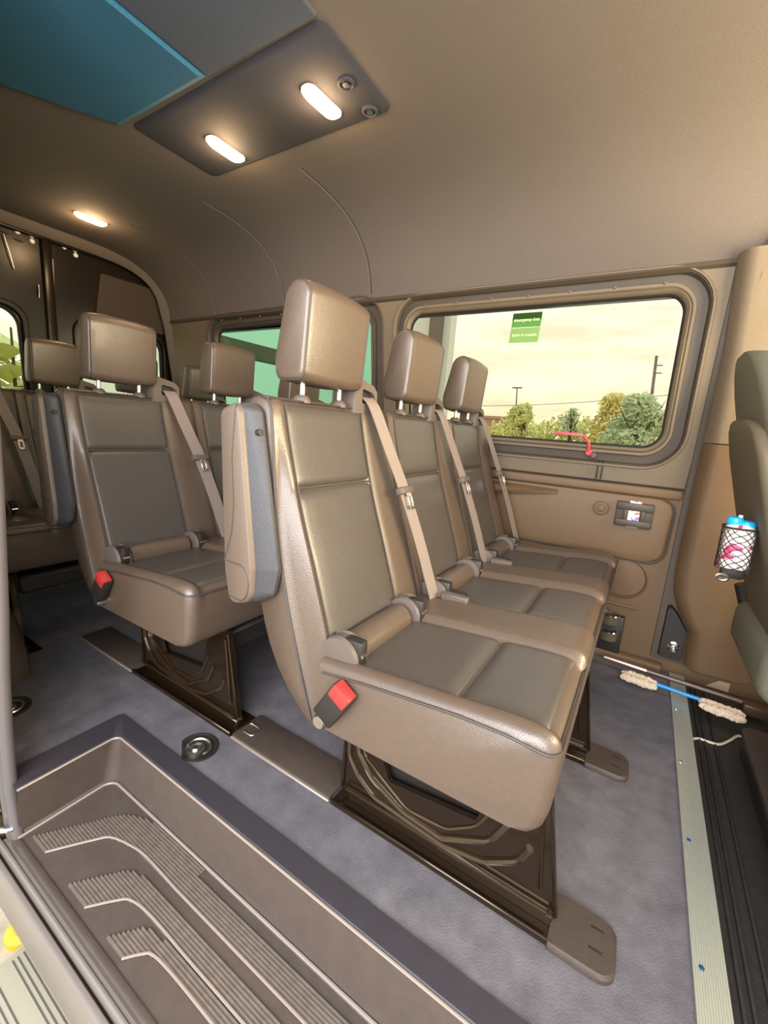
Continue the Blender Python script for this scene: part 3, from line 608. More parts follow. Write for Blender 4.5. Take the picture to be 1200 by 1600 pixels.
# cushion
def cush_top(x, y, first, last):
    z = interp(x, [(-0.50, 0.432), (-0.40, 0.442), (-0.25, 0.455), (-0.12, 0.468), (-0.05, 0.468)])
    ins = sstep(IN0 - 0.012, IN0 + 0.012, y) * (1 - sstep(IN1 - 0.012, IN1 + 0.012, y))
    z += 0.012 * (1 - ins)
    z += 0.010 * (1 - ins) * (1 if y > IN1 else 0.6)
    return z
def cush_profile(y, first, last):
    top = [(x, cush_top(x, y, first, last)) for x in [-0.505 + 0.425 * k / 20 for k in range(21)]]
    zt = top[-1][1]
    fr = [(-0.066, zt - 0.001), (-0.052, zt - 0.006), (-0.042, zt - 0.016), (-0.037, zt - 0.032), (-0.036, 0.40), (-0.040, 0.35), (-0.046, 0.322), (-0.056, 0.309), (-0.075, 0.304)]
    bo = [(-0.2, 0.302), (-0.35, 0.300), (-0.505, 0.298)]
    return top + fr + bo
def make_cushion(first, last):
    ys = [0.0, 0.004, 0.010, 0.018, 0.026, 0.034, 0.042, 0.05, 0.06, 0.1, 0.18, 0.26, 0.295, 0.305, 0.313, 0.321, 0.33, 0.345, 0.38, 0.41, 0.427, 0.435, 0.441, SW]
    loops = []
    for y in ys:
        pr = cush_profile(y, first, last); ed = 0
        if first and y < 0.03: ed = 1 - math.sqrt(1 - (1 - y / 0.03) ** 2)
        if last and SW - y < 0.06: ed = 1 - math.sqrt(max(0, 1 - (1 - (SW - y) / 0.06) ** 2))
        q = []
        for x, z in pr:
            zz = z - ed * 0.022 * sstep(0.38, 0.46, z); xx = x
            if x > -0.10: xx = x - ed * (0.022 if first else 0.075)
            q.append(Vector((xx, y, zz)))
        loops.append(q)
    return MB().loft(loops).mesh('seat_cushion', LEATHER, ang=50)
def cpanel(x0, x1, h=0.012):
    n = 18; P = []
    for i in range(n + 1):
        u = 0.5 - 0.5 * math.cos(math.pi * i / n); row = []
        for j in range(n + 1):
            v = 0.5 - 0.5 * math.cos(math.pi * j / n); x = x0 + (x1 - x0) * u; y = IN0 + (IN1 - IN0) * v
            du = min(u, 1 - u) * (x1 - x0); dv = min(v, 1 - v) * (IN1 - IN0)
            b = h * math.sqrt(1 - (1 - min(1, du / 0.025)) ** 2) * math.sqrt(1 - (1 - min(1, dv / 0.022)) ** 2)
            row.append(Vector((x, y, cush_top(x, 0.18, False, False) + b - 0.003)))
        P.append(row)
    return MB().grid(P).mesh('cushion_panel', LEATHER_P, ang=70)
cu_first = make_cushion(True, False); cu_mid = make_cushion(False, False); cu_last = make_cushion(False, True)
cp_r = cpanel(-0.47, -0.222); cp_f = cpanel(-0.216, -0.062)
cpip = MB(); pts = []
for k in range(22):
    x = -0.495 + 0.42 * k / 21; pts.append(Vector((x, -0.0005, interp(x, [(-0.50, 0.425), (-0.40, 0.440), (-0.29, 0.452), (-0.20, 0.462), (-0.11, 0.464), (-0.06, 0.460)]))))
pts += [Vector((-0.060, 0.0, 0.4595)), Vector((-0.049, 0.004, 0.459)), Vector((-0.041, 0.014, 0.458)), Vector((-0.037, 0.03, 0.457)), Vector((-0.0368, 0.10, 0.456)), Vector((-0.0368, SW, 0.456))]
cpip.tube(pts, 0.0026, 6); cpip_me = cpip.mesh('piping', PIPING)
cpip2 = MB(); cpip2.tube([Vector((-0.0368, 0, 0.456)), Vector((-0.0368, SW, 0.456))], 0.0026, 6); cpip2_me = cpip2.mesh('piping', PIPING)
cseam_mes = []
for yy in (IN0, IN1):
    cs2 = MB(); cs2.tube([Vector((x, yy, cush_top(x, 0.18, False, False) + 0.004)) for x in [-0.47 + 0.40 * k / 10 for k in range(11)]], 0.002, 5); cseam_mes.append(cs2.mesh('seam', PIPING))
# lumbar roll, isofix sockets
rl = MB(); rl.lathe((-0.476, IN0 + 0.028, 0.452), (0, 1, 0), [(0.0, 0), (0.026, 0.002), (0.036, 0.010), (0.037, 0.11), (0.036, 0.21), (0.026, 0.218), (0.0, 0.22)], 24); roll_me = rl.mesh('lumbar_roll', LEATHER)
iso = MB(); iso.lathe((-0.476, 0, 0.452), (0, 1, 0), [(0.030, -0.024), (0.045, -0.022), (0.048, -0.014), (0.044, -0.010), (0.044, 0.010), (0.048, 0.014), (0.045, 0.022), (0.030, 0.024)], 24); iso_me = iso.mesh('isofix_socket', PLASTIC)
ih = MB(); ih.box((-0.470, -0.013, 0.446), (-0.425, 0.013, 0.499), 0.006, 2); isoh_me = ih.mesh('socket_opening', BLACK)
ib = MB(); ib.tube([(-0.424, -0.010, 0.468), (-0.424, 0.010, 0.468)], 0.003, 6); isob_me = ib.mesh('isofix_bar', CHROME)
# headrest
hp = rpoly([(-0.642, 1.012), (-0.628, 1.195), (-0.652, 1.218), (-0.695, 1.205), (-0.728, 1.060), (-0.725, 1.012)], [0.022, 0.028, 0.03, 0.04, 0.05, 0.022], 5)
def hsec(y, d_):
    cx, cz = -0.675, 1.11
    return [Vector((cx + (p.x - cx) * (1 - d_ / 0.05), y, cz + (p.y - cz) * (1 - d_ / 0.10))) for p in hp]
HW0, HW1 = 0.070, 0.292
hl = MB(); secs = []
for k in range(7):
    a = math.pi / 2 * k / 6; secs.append(hsec(HW0 + 0.016 * (1 - math.sin(a)), 0.016 * (1 - math.cos(a)) if False else 0.014 * (1 - math.sin(a)))) if False else None
secs = [hsec(HW0 + 0.000, 0.010), hsec(HW0 + 0.003, 0.004), hsec(HW0 + 0.010, 0.0015), hsec(HW0 + 0.022, 0.0), hsec(HW0 + 0.06, -0.003), hsec((HW0 + HW1) / 2, -0.004), hsec(HW1 - 0.06, -0.003), hsec(HW1 - 0.022, 0.0), hsec(HW1 - 0.010, 0.0015), hsec(HW1 - 0.003, 0.004), hsec(HW1, 0.010)]
hl.loft(secs); head_me = hl.mesh('headrest', LEATHER, ang=60)
hpip_mes = []
for y in (HW0 + 0.006, HW1 - 0.006):
    hpi = MB(); ls = hsec(y, 0.0022); hpi.tube(ls + ls[:1], 0.0020, 5); hpip_mes.append(hpi.mesh('piping', PIPING))
po = MB(); po.tube([(-0.684, 0, 0.955), (-0.682, 0, 1.03)], 0.0065, 10); post_me = po.mesh('post', CHROME)
cl_ = MB(); cl_.lathe((-0.684, 0, 0.968), (0, 0, 1), [(0.021, 0), (0.021, 0.006), (0.016, 0.014), (0.010, 0.018), (0.008, 0.018)], 16); coll_me = cl_.mesh('post_collar', PLASTIC)
# belt guide: a rounded bracket with a slot standing on the backrest top
bgm = MB(); bo_ = rpoly([(0.285, 0.955), (0.395, 0.955), (0.392, 1.020), (0.372, 1.036), (0.308, 1.050), (0.288, 1.044)], [0.004, 0.004, 0.014, 0.01, 0.01, 0.014], 4)
bi_ = rpoly([(0.318, 0.985), (0.378, 0.985), (0.377, 1.006), (0.362, 1.016), (0.324, 1.022), (0.318, 1.018)], 0.006, 4)
L1 = [Vector((-0.668, p.x, p.y)) for p in bo_]; L2 = [Vector((-0.660, 0.34 + (p.x - 0.34) * 0.93, 1.0 + (p.y - 1.0) * 0.93)) for p in bo_]; L3 = [Vector((-0.660, p.x, p.y)) for p in bi_]; L4 = [Vector((-0.675, p.x, p.y)) for p in bi_]; L0 = [Vector((-0.735, p.x, p.y - (0.012 if p.y > 1.0 else 0))) for p in bo_]
bgm.loft([L0, L1, L2, L3, L4], cap=False); bgm.add(L0, [tuple(range(len(L0)))]); guide_me = bgm.mesh('belt_guide', PLASTIC, ang=40)
gs = MB(); gs.add([(p.x, p.y, p.z) for p in L4], [tuple(range(len(L4)))]); gs_me = gs.mesh('guide_slot', BLACK)
gc = MB(); gc.tube([(-0.668, 0.335, 0.996), (-0.664, 0.365, 0.994)], 0.0045, 6); gc_me = gc.mesh('slot_pin', CHROME)
# belt
def belt_path():
    ctrl = [(-0.672, 0.350, 1.000), (-0.655, 0.352, 0.985), (-0.640, 0.358, 0.955), (-0.604, 0.380, 0.86), (-0.566, 0.404, 0.76), (-0.518, 0.424, 0.63), (-0.476, 0.442, 0.50), (-0.462, 0.448, 0.455)]
    return smooth_tab(ctrl, 28)
bp_ = belt_path(); bl = MB(); bl.ribbon([Vector(p) + Vector((0.006, 0, 0.001)) for p in bp_], (0.12, 1, 0.0), 0.046, 0.0022); belt_me = bl.mesh('seat_belt', BELT, ang=60)
def belt_at(z):
    p = min(bp_, key=lambda q_: abs(q_[2] - z)); return Vector(p)
tp = belt_at(0.745)
tg = MB(); R_t = Matrix.Rotation(math.radians(-22), 3, 'Y'); tg.box((tp.x - 0.004, tp.y - 0.032, tp.z - 0.010), (tp.x + 0.020, tp.y + 0.032, tp.z + 0.010), 0.005, 2, R_t); tongue_me = tg.mesh('belt_tongue', PLASTIC)
tm = MB()
for a, b in (((-0.012, -0.058), (-0.006, -0.008)), ((0.006, -0.058), (0.012, -0.008)), ((-0.012, -0.058), (0.012, -0.048)), ((-0.012, -0.022), (0.012, -0.008))):
    tm.box((tp.x + 0.014, tp.y + 0.004 + a[0], tp.z + a[1]), (tp.x + 0.017, tp.y + 0.004 + b[0], tp.z + b[1]), 0.0008, 1, R_t, (tp.x, tp.y, tp.z))
tongm_me = tm.mesh('tongue_blade', CHROME)
bs = MB(); bs.box((-0.44, 0.450, 0.455), (-0.36, 0.476, 0.478), 0.004, 1); slot_me = bs.mesh('belt_slot', PLASTIC)
br = MB(); br.box((-0.462, 0.490, 0.470), (-0.438, 0.512, 0.492), 0.004, 2, Matrix.Rotation(0.5, 3, 'X')); btn_me = br.mesh('buckle_button', RED)
br = MB(); br.box((-0.470, 0.486, 0.452), (-0.38, 0.516, 0.474), 0.004, 2); bk_me = br.mesh('buckle', BLACK)
# armrest
am = MB(); ao = rpoly([(-0.752, 0.945), (-0.690, 0.958), (-0.672, 0.945), (-0.610, 0.62), (-0.622, 0.562), (-0.660, 0.538), (-0.722, 0.526), (-0.738, 0.60)], [0.02, 0.015, 0.02, 0.03, 0.03, 0.03, 0.02, 0.03], 4)
def asec(y, s): return [Vector((-0.70 + (p.x + 0.70) * s, y, 0.74 + (p.y - 0.74) * (1 - (1 - s) * 0.25))) for p in ao]
ao_out = rpoly([(-0.752, 0.942), (-0.708, 0.956), (-0.692, 0.945), (-0.652, 0.62), (-0.655, 0.562), (-0.675, 0.540), (-0.722, 0.526), (-0.738, 0.60)], [0.02, 0.015, 0.02, 0.03, 0.03, 0.03, 0.02, 0.03], 4)
def osec(y, s): return [Vector((-0.70 + (p.x + 0.70) * s, y, 0.74 + (p.y - 0.74) * (1 - (1 - s) * 0.25))) for p in ao_out]
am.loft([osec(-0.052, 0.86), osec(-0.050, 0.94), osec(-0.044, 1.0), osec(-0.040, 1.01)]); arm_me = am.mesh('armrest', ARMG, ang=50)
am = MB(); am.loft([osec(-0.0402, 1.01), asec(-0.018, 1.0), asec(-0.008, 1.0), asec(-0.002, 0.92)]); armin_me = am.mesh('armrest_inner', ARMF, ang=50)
sd = MB(); cz_ = [(-0.625, 0.60), (-0.660, 0.612), (-0.705, 0.612)]
ap = [Vector((-0.690 + 0.030 * math.cos(a), -0.0525, 0.585 + 0.04 * math.sin(a))) for a in [math.radians(-80 + 175 * k / 14) for k in range(15)]]
sd.tube([Vector((-0.735, -0.0525, 0.625))] + [p for p in reversed(ap)] + [Vector((-0.72, -0.0525, 0.548))], 0.0014, 5); sd.tube([Vector((-0.700, -0.0525, 0.955)), Vector((-0.712, -0.0528, 0.85)), Vector((-0.706, -0.0528, 0.75)), Vector((-0.712, -0.0528, 0.69)), Vector((-0.735, -0.0525, 0.625))], 0.0014, 5); armseam_me = sd.mesh('cover_seam', PIPING)
sh = MB(); hc = Vector((-0.666, -0.022, 0.900)); sh.lathe(hc, (0.985, 0, 0.17), [(0.007, -0.006), (0.007, 0.0042), (0.0, 0.0045)], 14); hole_me = sh.mesh('screw_hole', BLACK)
# near-side buckle
bb = MB(); Rb = Matrix.Rotation(math.radians(32), 3, 'Y'); bb.box((-0.470, -0.034, 0.340), (-0.420, -0.006, 0.432), 0.005, 2, Rb); bkl_me = bb.mesh('buckle', BLACK)
bb = MB(); bb.box((-0.467, -0.0365, 0.405), (-0.423, -0.008, 0.437), 0.004, 2, Rb, (-0.445, -0.020, 0.386)); bkb_me = bb.mesh('buckle_button', RED)
bb = MB(); bb.lathe((-0.482, 0.0, 0.328), (0, -1, 0), [(0.017, -0.004), (0.017, 0.018), (0.013, 0.024), (0, 0.024)], 16); bbt_me = bb.mesh('buckle_bolt', STEEL)
# base frame
def make_frame():
    fr = MB(); y = 0.0
    # plate with an opening: built as a ring between outer trapezoid and inner opening
    outer = rpoly([(-0.520, 0.022), (-0.002, 0.022), (-0.050, 0.305), (-0.515, 0.305)], 0.006, 9)
    inner = rpoly([(-0.33, 0.080), (-0.24, 0.088), (-0.185, 0.130), (-0.150, 0.20), (-0.15, 0.30), (-0.46, 0.30), (-0.455, 0.155)], 0.02, 6)
    n = len(outer)
    # resample inner to match
    def resamp(l, n):
        c = Vector((-0.27, 0.2)); out = []
        ang = [math.atan2(p.y - c.y, p.x - c.x) for p in outer]
        for a in ang:
            d_ = Vector((math.cos(a), math.sin(a))); best = None
            for i in range(len(l)):
                p, q_ = l[i], l[(i + 1) % len(l)]; e_ = q_ - p; den = d_.x * e_.y - d_.y * e_.x
                if abs(den) < 1e-12: continue
                t_ = ((p.x - c.x) * e_.y - (p.y - c.y) * e_.x) / den; s_ = ((p.x - c.x) * d_.y - (p.y - c.y) * d_.x) / den
                if t_ > 0 and -1e-6 <= s_ <= 1 + 1e-6: best = t_ if best is None else max(best, t_)
            out.append(c + d_ * (best or 0.05))
        return out
    inn = resamp(inner, n)
    P = lambda l, yy: [Vector((p.x, yy, p.y)) for p in l]
    fr.loft([P(inn, 0.012), P(inn, 0.0), P(outer, 0.0), P(outer, 0.012)], cap=False)
    return fr.mesh('side_frame', BLACKM, ang=30)
frame_me = make_frame()
def rib(base, r_):
    base = [Vector((p[0], p[1])) for p in base]; pl = [base[0]]
    for a_, b_, c_ in zip(base, base[1:], base[2:]):   # slightly rounded chamfers
        pl += [b_ + (a_ - b_).normalized() * 0.012, b_ + ((a_ - b_).normalized() + (c_ - b_).normalized()) * 0.003, b_ + (c_ - b_).normalized() * 0.012]
    pl.append(base[-1])
    return MB().tube([Vector((p.x, -0.001, p.y)) for p in pl], r_, 8)
rib_mes = [rib(b_, r_).mesh('pressed_rib', RIBM) for b_, r_ in (
    ([(-0.470, 0.29), (-0.462, 0.150), (-0.335, 0.073), (-0.238, 0.081), (-0.178, 0.127), (-0.142, 0.20)], 0.004),
    ([(-0.490, 0.29), (-0.478, 0.150), (-0.435, 0.100), (-0.346, 0.060), (-0.248, 0.052), (-0.146, 0.112), (-0.118, 0.170)], 0.0075),
    ([(-0.508, 0.26), (-0.505, 0.130), (-0.480, 0.088), (-0.430, 0.052), (-0.246, 0.037), (-0.153, 0.056), (-0.086, 0.105), (-0.070, 0.145)], 0.0075))]
rr_ = MB(); rr_.box((-0.505, -0.012, 0.030), (-0.02, 0.0, 0.040), 0.004, 2); lrail_me = rr_.mesh('lower_lip', RIBM)
vrib_mes = [MB().tube(p_, 0.004, 6).mesh('edge_fold', BLACKM) for p_ in ([(-0.062, -0.003, 0.28), (-0.040, -0.003, 0.075)], [(-0.050, -0.004, 0.30), (-0.006, -0.004, 0.035)], [(-0.517, -0.003, 0.30), (-0.520, -0.003, 0.03)])]
ch = MB(); ch.box((-0.53, -0.035, 0.0005), (-0.0, 0.06, 0.006)); ch.box((-0.53, -0.040, 0.0005), (0.0, -0.034, 0.016), 0.002, 1); ch.box((-0.50, -0.006, 0.004), (-0.01, 0.024, 0.028), 0.003, 1); chan_me = ch.mesh('floor_channel', BLACKM)
ft = MB(); fo = rpoly([(-0.012, -0.045), (0.102, -0.045), (0.100, 0.066), (-0.012, 0.066)], [0.004, 0.028, 0.028, 0.004], 5)
fo2 = rpoly([(-0.012, -0.041), (0.097, -0.040), (0.095, 0.061), (-0.012, 0.062)], [0.004, 0.024, 0.024, 0.004], 5)
ft.loft([[Vector((p.x, p.y, 0.0005)) for p in fo], [Vector((p.x, p.y, 0.010)) for p in fo], [Vector((p.x, p.y, 0.016)) for p in fo2]]); foot_me = ft.mesh('foot_cover', COVER)
fs = MB(); fs.box((0.055, -0.002, 0.0155), (0.078, 0.002, 0.0168)); fslot_me = fs.mesh('cover_slot', BLACK)
ip = MB(); ip.box((-0.48, 0.030, 0.03), (-0.10, 0.036, 0.298), 0.002, 1); inner_me = ip.mesh('shade_backing', BLACK)  # added dark sheet in place of the shade inside the frame
bx_ = MB(); bx_.box((-0.45, 0.040, 0.20), (-0.10, 1.05, 0.27), 0.01, 1); beam_me = bx_.mesh('cross_beam', BLACK)

def bench(label, x0, y0, nseat, ys, arm=True):
    B = thing('bench_seat', label, 'bench seat', (x0, y0, 0), 'van bench seats')
    S = (1, ys, 1)
    def P(name, me, i=0, par=None, dy=0.0, scale=None):
        o = put(name, me, par or B, (0, 0, 0), (1, 1, 1))
        if par is None or par is B: o.location = (0, (i * SW + dy) * ys, 0); o.scale = scale or S
        else: o.location = (0, dy, 0)
        return o
    for i in range(nseat):
        bk = P('backrest', back_first if i == 0 else back_mid, i)
        P('backrest_panel', pan_lo, i, bk); P('backrest_panel', pan_up, i, bk); [P('seam', m_, i, bk) for m_ in pip2_mes]; P('top_piping', pip3_me, i, bk)
        if i == 0: P('piping', pip_me, i, bk)
        cu = P('seat_cushion', cu_first if i == 0 else (cu_last if i == nseat - 1 else cu_mid), i)
        P('cushion_panel', cp_r, i, cu); P('cushion_panel', cp_f, i, cu); [P('seam', m_, i, cu) for m_ in cseam_mes]; P('piping', cpip_me if i == 0 else cpip2_me, i, cu)
        hd = P('headrest', head_me, i); [P('piping', m_, i, hd) for m_ in hpip_mes]
        for dy in (0.115, 0.248): P('post', post_me, i, hd, dy); P('post_collar', coll_me, i, hd, dy)
        P('lumbar_roll', roll_me, i)
        for dy in (0.046, 0.318):
            so = P('isofix_socket', iso_me, i, None, dy); P('socket_opening', isoh_me, i, so); P('isofix_bar', isob_me, i, so)
        gd = P('belt_guide', guide_me, i); P('guide_slot', gs_me, i, gd); P('slot_pin', gc_me, i, gd)
        be = P('seat_belt', belt_me, i); P('belt_tongue', tongue_me, i, be); P('tongue_blade', tongm_me, i, be)
        if i < nseat - 1:
            P('belt_slot', slot_me, i); bu = P('buckle', bk_me, i); P('buckle_button', btn_me, i, bu)
    bu = P('buckle', bkl_me); P('buckle_button', bkb_me, 0, bu); P('buckle_bolt', bbt_me, 0, bu)
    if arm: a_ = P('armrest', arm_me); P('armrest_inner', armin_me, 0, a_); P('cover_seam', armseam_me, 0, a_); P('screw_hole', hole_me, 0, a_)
    for fy in (0.137, 0.67):
        fr = P('side_frame', frame_me, 0, None, fy / ys, (1, 1, 1))
        for m_ in rib_mes: P('pressed_rib', m_, 0, fr)
        P('shade_backing', inner_me, 0, fr); P('lower_lip', lrail_me, 0, fr); [P('edge_fold', m_, 0, fr) for m_ in vrib_mes]
        P('floor_channel', chan_me, 0, None, fy / ys, (1, 1, 1)); fc = P('foot_cover', foot_me, 0, None, fy / ys, (1, 1, 1)) if x0 == 0 else None
        if fc: P('cover_slot', fslot_me, 0, fc, -0.005); P('cover_slot', fslot_me, 0, fc, 0.035)
    P('cross_beam', beam_me, 0, None, 0.137 / ys, (1, 1, 1))
    return B
PITCH = 0.91
bench('nearest three-seat grey leather bench with folded armrest, large in the foreground', 0.0, 0.62, 3, 1.0)
bench('second grey leather bench, directly behind the foreground bench', -PITCH, 0.62, 3, 1.0)
bench('rearmost leather bench in front of the rear doors', -2 * PITCH - 0.02, 0.40, 4, 0.40 / SW, False)

# ================================================================== FLOOR FITTINGS
for k, (xa, xb, lab) in enumerate(((-0.905, -0.535, 'brown floor rail cover between the nearest bench and the second bench'), (-1.825, -1.445, 'dark floor rail cover behind the second bench'))):
    rc = thing('rail_cover', lab, 'floor cover', ((xa + xb) / 2, 0.78, 0)); ro = Vector(rc.location)
    q = MB(); q.box((xa, 0.722, 0.0005), (xb, 0.832, 0.012), 0.004, 2); q.v = [tuple(Vector(p) - ro) for p in q.v]; q.build('cover', COVER, rc)
    q = MB(); q.box((xa, 0.716, 0.0005), (xb, 0.724, 0.006), 0.002, 1); q.v = [tuple(Vector(p) - ro) for p in q.v]; q.build('edge_strip', RIM, rc)
    if k == 0:
        c = onz(393, 1140, 0.012); sqr = rpoly([(c.x - 0.022, c.y - 0.018), (c.x + 0.022, c.y - 0.018), (c.x + 0.022, c.y + 0.018), (c.x - 0.022, c.y + 0.018)], 0.007, 4)
        q = MB(); q.tube([Vector((p.x, p.y, 0.0125)) - ro for p in sqr + sqr[:1]], 0.0025, 6); q.build('ring_latch', STEEL, rc)
for px, py, lab in ((309, 1170, 'recessed black tie-down cup in the blue floor beside the brown rail cover'), (14, 1108, 'recessed black tie-down cup at the far left beside the door pillar')):
    c = onz(px, py, 0); tdn = thing('tie_down_cup', lab, 'tie-down', (c.x, c.y, 0), 'floor tie-down cups')
    ol = [Vector((0.058 * math.cos(a) * (1 if True else 1), 0.052 * math.sin(a))) for a in [math.radians(-55 + 250 * k / 22) for k in range(23)]]
    ol = [Vector((p.x - 0.003, p.y + 0.004)) for p in ol] + [Vector((0.0, -0.050))]
    def lp3(s, z): return [Vector((p.x * s, p.y * s, z)) for p in ol]
    q = MB(); q.loft([lp3(1.0, 0.0005), lp3(1.0, 0.003), lp3(0.93, 0.004), lp3(0.86, 0.0015)]); q.build('cup_plate', BLACK, tdn)
    q = MB(); q.tube([Vector((0.034 * math.cos(a), 0.004 + 0.030 * math.sin(a), 0.005)) for a in [math.radians(-20 + 230 * k / 16) for k in range(17)]], 0.004, 6); q.build('lashing_ring', STEEL, tdn)
    q = MB(); q.lathe((0.0, -0.006, 0.001), (0, 0, 1), [(0.024, 0), (0.024, 0.004), (0.018, 0.006), (0.012, 0.003), (0.008, 0.009), (0, 0.010)], 18); q.build('ring_bolt', STEEL, tdn)
# aluminium threshold strip
ts = thing('threshold_strip', 'ribbed bare aluminium threshold strip running across the floor', 'floor strip', (0.248, 1.3, 0)); to = Vector(ts.location)
q = MB(); x0s, x1s = 0.2215, 0.2745; sec = [(x0s, 0.0), (x0s, 0.005)]
nr = 13
for k in range(nr):
    xa = x0s + (x1s - x0s) * (k + 0.1) / nr; xb = x0s + (x1s - x0s) * (k + 0.6) / nr; xc = x0s + (x1s - x0s) * (k + 0.7) / nr; xd = x0s + (x1s - x0s) * (k + 1.0) / nr
    sec += [(xa, 0.007), (xb, 0.007), (xc, 0.0052), (xd, 0.0052)]
sec += [(x1s, 0.005), (x1s, -0.004)]
q.loft([[Vector((x, y, z)) - to for x, z in sec] for y in (0.5, 2.04)]); q.build('strip', ALU, ts, smooth=False)
BLUED = mat('blue_screw', (0.02, 0.10, 0.22), 0.3, 0.5)
for px, py, m_ in ((1096, 1513, BLUED), (1076, 1313, BLUED), (1063, 1190, CHROME), (1056, 1107, CHROME), (1050, 1049, STEEL)):
    c = onz(px, py, 0.006); q = MB(); q.lathe(c - to, (0, 0, 1), [(0.0045, -0.001), (0.0045, 0.002), (0.003, 0.003), (0, 0.003)], 12); q.build('screw', m_, ts)

# duster with blue handle and fluffy ends, dark stick
DZ = 0.03
f0 = onz(998, 1062, DZ); f1 = onz(1128, 1110, DZ); h0 = onz(1017, 1066, DZ); h1 = onz(1108, 1098, DZ)
du = thing('duster', 'double-ended duster with blue handle and fluffy cream pads on the floor by the pillar', 'duster', (h0 + h1) / 2 * 1.0); uo = Vector(du.location)
BLUE = mat('blue_plastic', (0.015, 0.25, 0.62), 0.35)
dv = (h1 - h0).normalized()
q = MB(); q.tube([h0 - dv * 0.03 - uo, h0 - uo, h0 + (h1 - h0) * 0.5 - uo, h1 - uo, h1 + dv * 0.03 - uo], [0.010, 0.009, 0.007, 0.008, 0.012], 10); q.build('handle', BLUE, du)
FLUFF = mat('cream_fleece', (0.68, 0.54, 0.40), 0.95, var=0.2, vscale=90, bump=0.8, bscale=120)
def fluffy(c, dirv, L, wd, seed):
    rnd = random.Random(seed); q = MB(); side = Vector((-dirv.y, dirv.x, 0))
    for lane in (-0.5, 0.5):
        base = c + side * wd * lane
        for k in range(130):
            t_ = rnd.uniform(-1, 1); a = rnd.uniform(0, 2 * math.pi); rr_ = wd * 0.42 * math.sqrt(max(0.05, 1 - t_ ** 4))
            p = base + dirv * (t_ * L / 2) + side * math.cos(a) * rr_ * 0.6 + Vector((0, 0, math.sin(a) * rr_ * 0.6))
            s_ = rnd.uniform(0.006, 0.010); bm = bmesh.new(); bmesh.ops.create_icosphere(bm, subdivisions=1, radius=s_)
            bm.verts.index_update(); q.add([v.co + p for v in bm.verts], [[v.index for v in f_.verts] for f_ in bm.faces]); bm.free()
        q.tube([base - dirv * L / 2, base - dirv * L * 0.3, base + dirv * L * 0.3, base + dirv * L / 2], [wd * 0.2, wd * 0.4, wd * 0.4, wd * 0.25], 10)
    return q
for c, sd_ in ((f0, 1), (f1, 2)):
    q = fluffy(c - uo, dv, 0.115 if sd_ == 1 else 0.12, 0.034, sd_); q.build('fleece_pad', FLUFF, du)
s0 = onz(944, 1026, 0.035); s1 = onz(1010, 1048, 0.035); s2 = onz(1170, 1100, 0.035)
sk = thing('brush_stick', 'long dark stick lying behind the blue-handled duster', 'stick', s0); ko = Vector(s0)
STK = mat('brown_stick', (0.07, 0.035, 0.022), 0.4)
q = MB(); q.tube([s1 - ko, (s1 + s2) / 2 - ko, s2 - ko], 0.010, 8); q.build('shaft', STK, sk)
q = MB(); q.tube([s0 - ko, (s0 + s1) / 2 - ko, s1 - ko], [0.007, 0.008, 0.009], 8); q.build('metal_tip', mat('copper_tube', (0.55, 0.38, 0.28), 0.3, 0.8), sk)
q = MB(); q.box(Vector(s2 - ko) + Vector((-0.02, -0.035, -0.03)), Vector(s2 - ko) + Vector((0.06, 0.02, 0.01)), 0.006, 2); q.build('brush_head', STK, sk)
# cup holder double ring
ch_ = thing('cup_holder', 'clear smoked double-ring cup holder beside the nearest bench by the side wall', 'cup holder', (-0.02, 1.985, 0.10)); cho = Vector(ch_.location)
SMOKE = mat('smoked_plastic', (0.10, 0.075, 0.05), 0.15, spec=0.8)
for px, py in ((953, 965), (950, 990)):
    c = ony(px, py, 1.985); 
    q = MB(); q.lathe(c - cho, (0, 0, 1), [(0.036, -0.02), (0.036, 0.016), (0.031, 0.017), (0.031, -0.018)], 20); q.build('ring', SMOKE, ch_)
    q = MB(); q.tube([c - cho + Vector((0.034 * math.cos(a), 0.034 * math.sin(a), 0.017)) for a in [2 * math.pi * k / 20 for k in range(21)]], 0.002, 5); q.build('rim', CHROME, ch_)
q = MB(); q.box((-0.05, 0.02, -0.10), (0.05, 0.055, 0.10), 0.006, 2); q.build('mount', BLACK, ch_)
# wedge of cardboard near pillar
c = onz(1122, 1074, -0.01); q = MB(); pw = [Vector((-0.045, -0.02, 0)), Vector((0.03, -0.02, 0)), Vector((0.03, 0.02, 0)), Vector((-0.045, 0.02, 0)), Vector((0.015, -0.018, 0.055)), Vector((0.03, -0.018, 0.055)), Vector((0.03, 0.02, 0.055)), Vector((0.015, 0.02, 0.055))]
q.add(pw, [(0, 1, 2, 3), (4, 5, 6, 7), (0, 1, 5, 4), (1, 2, 6, 5), (2, 3, 7, 6), (3, 0, 4, 7)]); o = q.build('door_wedge', mat('tan_wedge', (0.42, 0.30, 0.20), 0.7), smooth=False); o.location = c; tag(o, 'small tan wedge block at the foot of the pillar behind the duster', 'wedge')
# pale wavy edge of the cab mat, modelled as a loose tube
cp = [onz(px, py, -0.006) for px, py in ((1081, 1155), (1092, 1154), (1110, 1160), (1125, 1163), (1140, 1157), (1152, 1150), (1163, 1152))]
q = MB(); q.tube([Vector(p) - cp[0] for p in [Vector(t_) for t_ in smooth_tab([tuple(p) for p in cp], 24)]], 0.004, 6); o = q.build('mat_edge', mat('pale_mat_edge', (0.55, 0.44, 0.34), 0.5)); o.location = cp[0]; tag(o, 'thin pale wavy edge of the black cab mat, drawn as a tube', 'mat_edge')

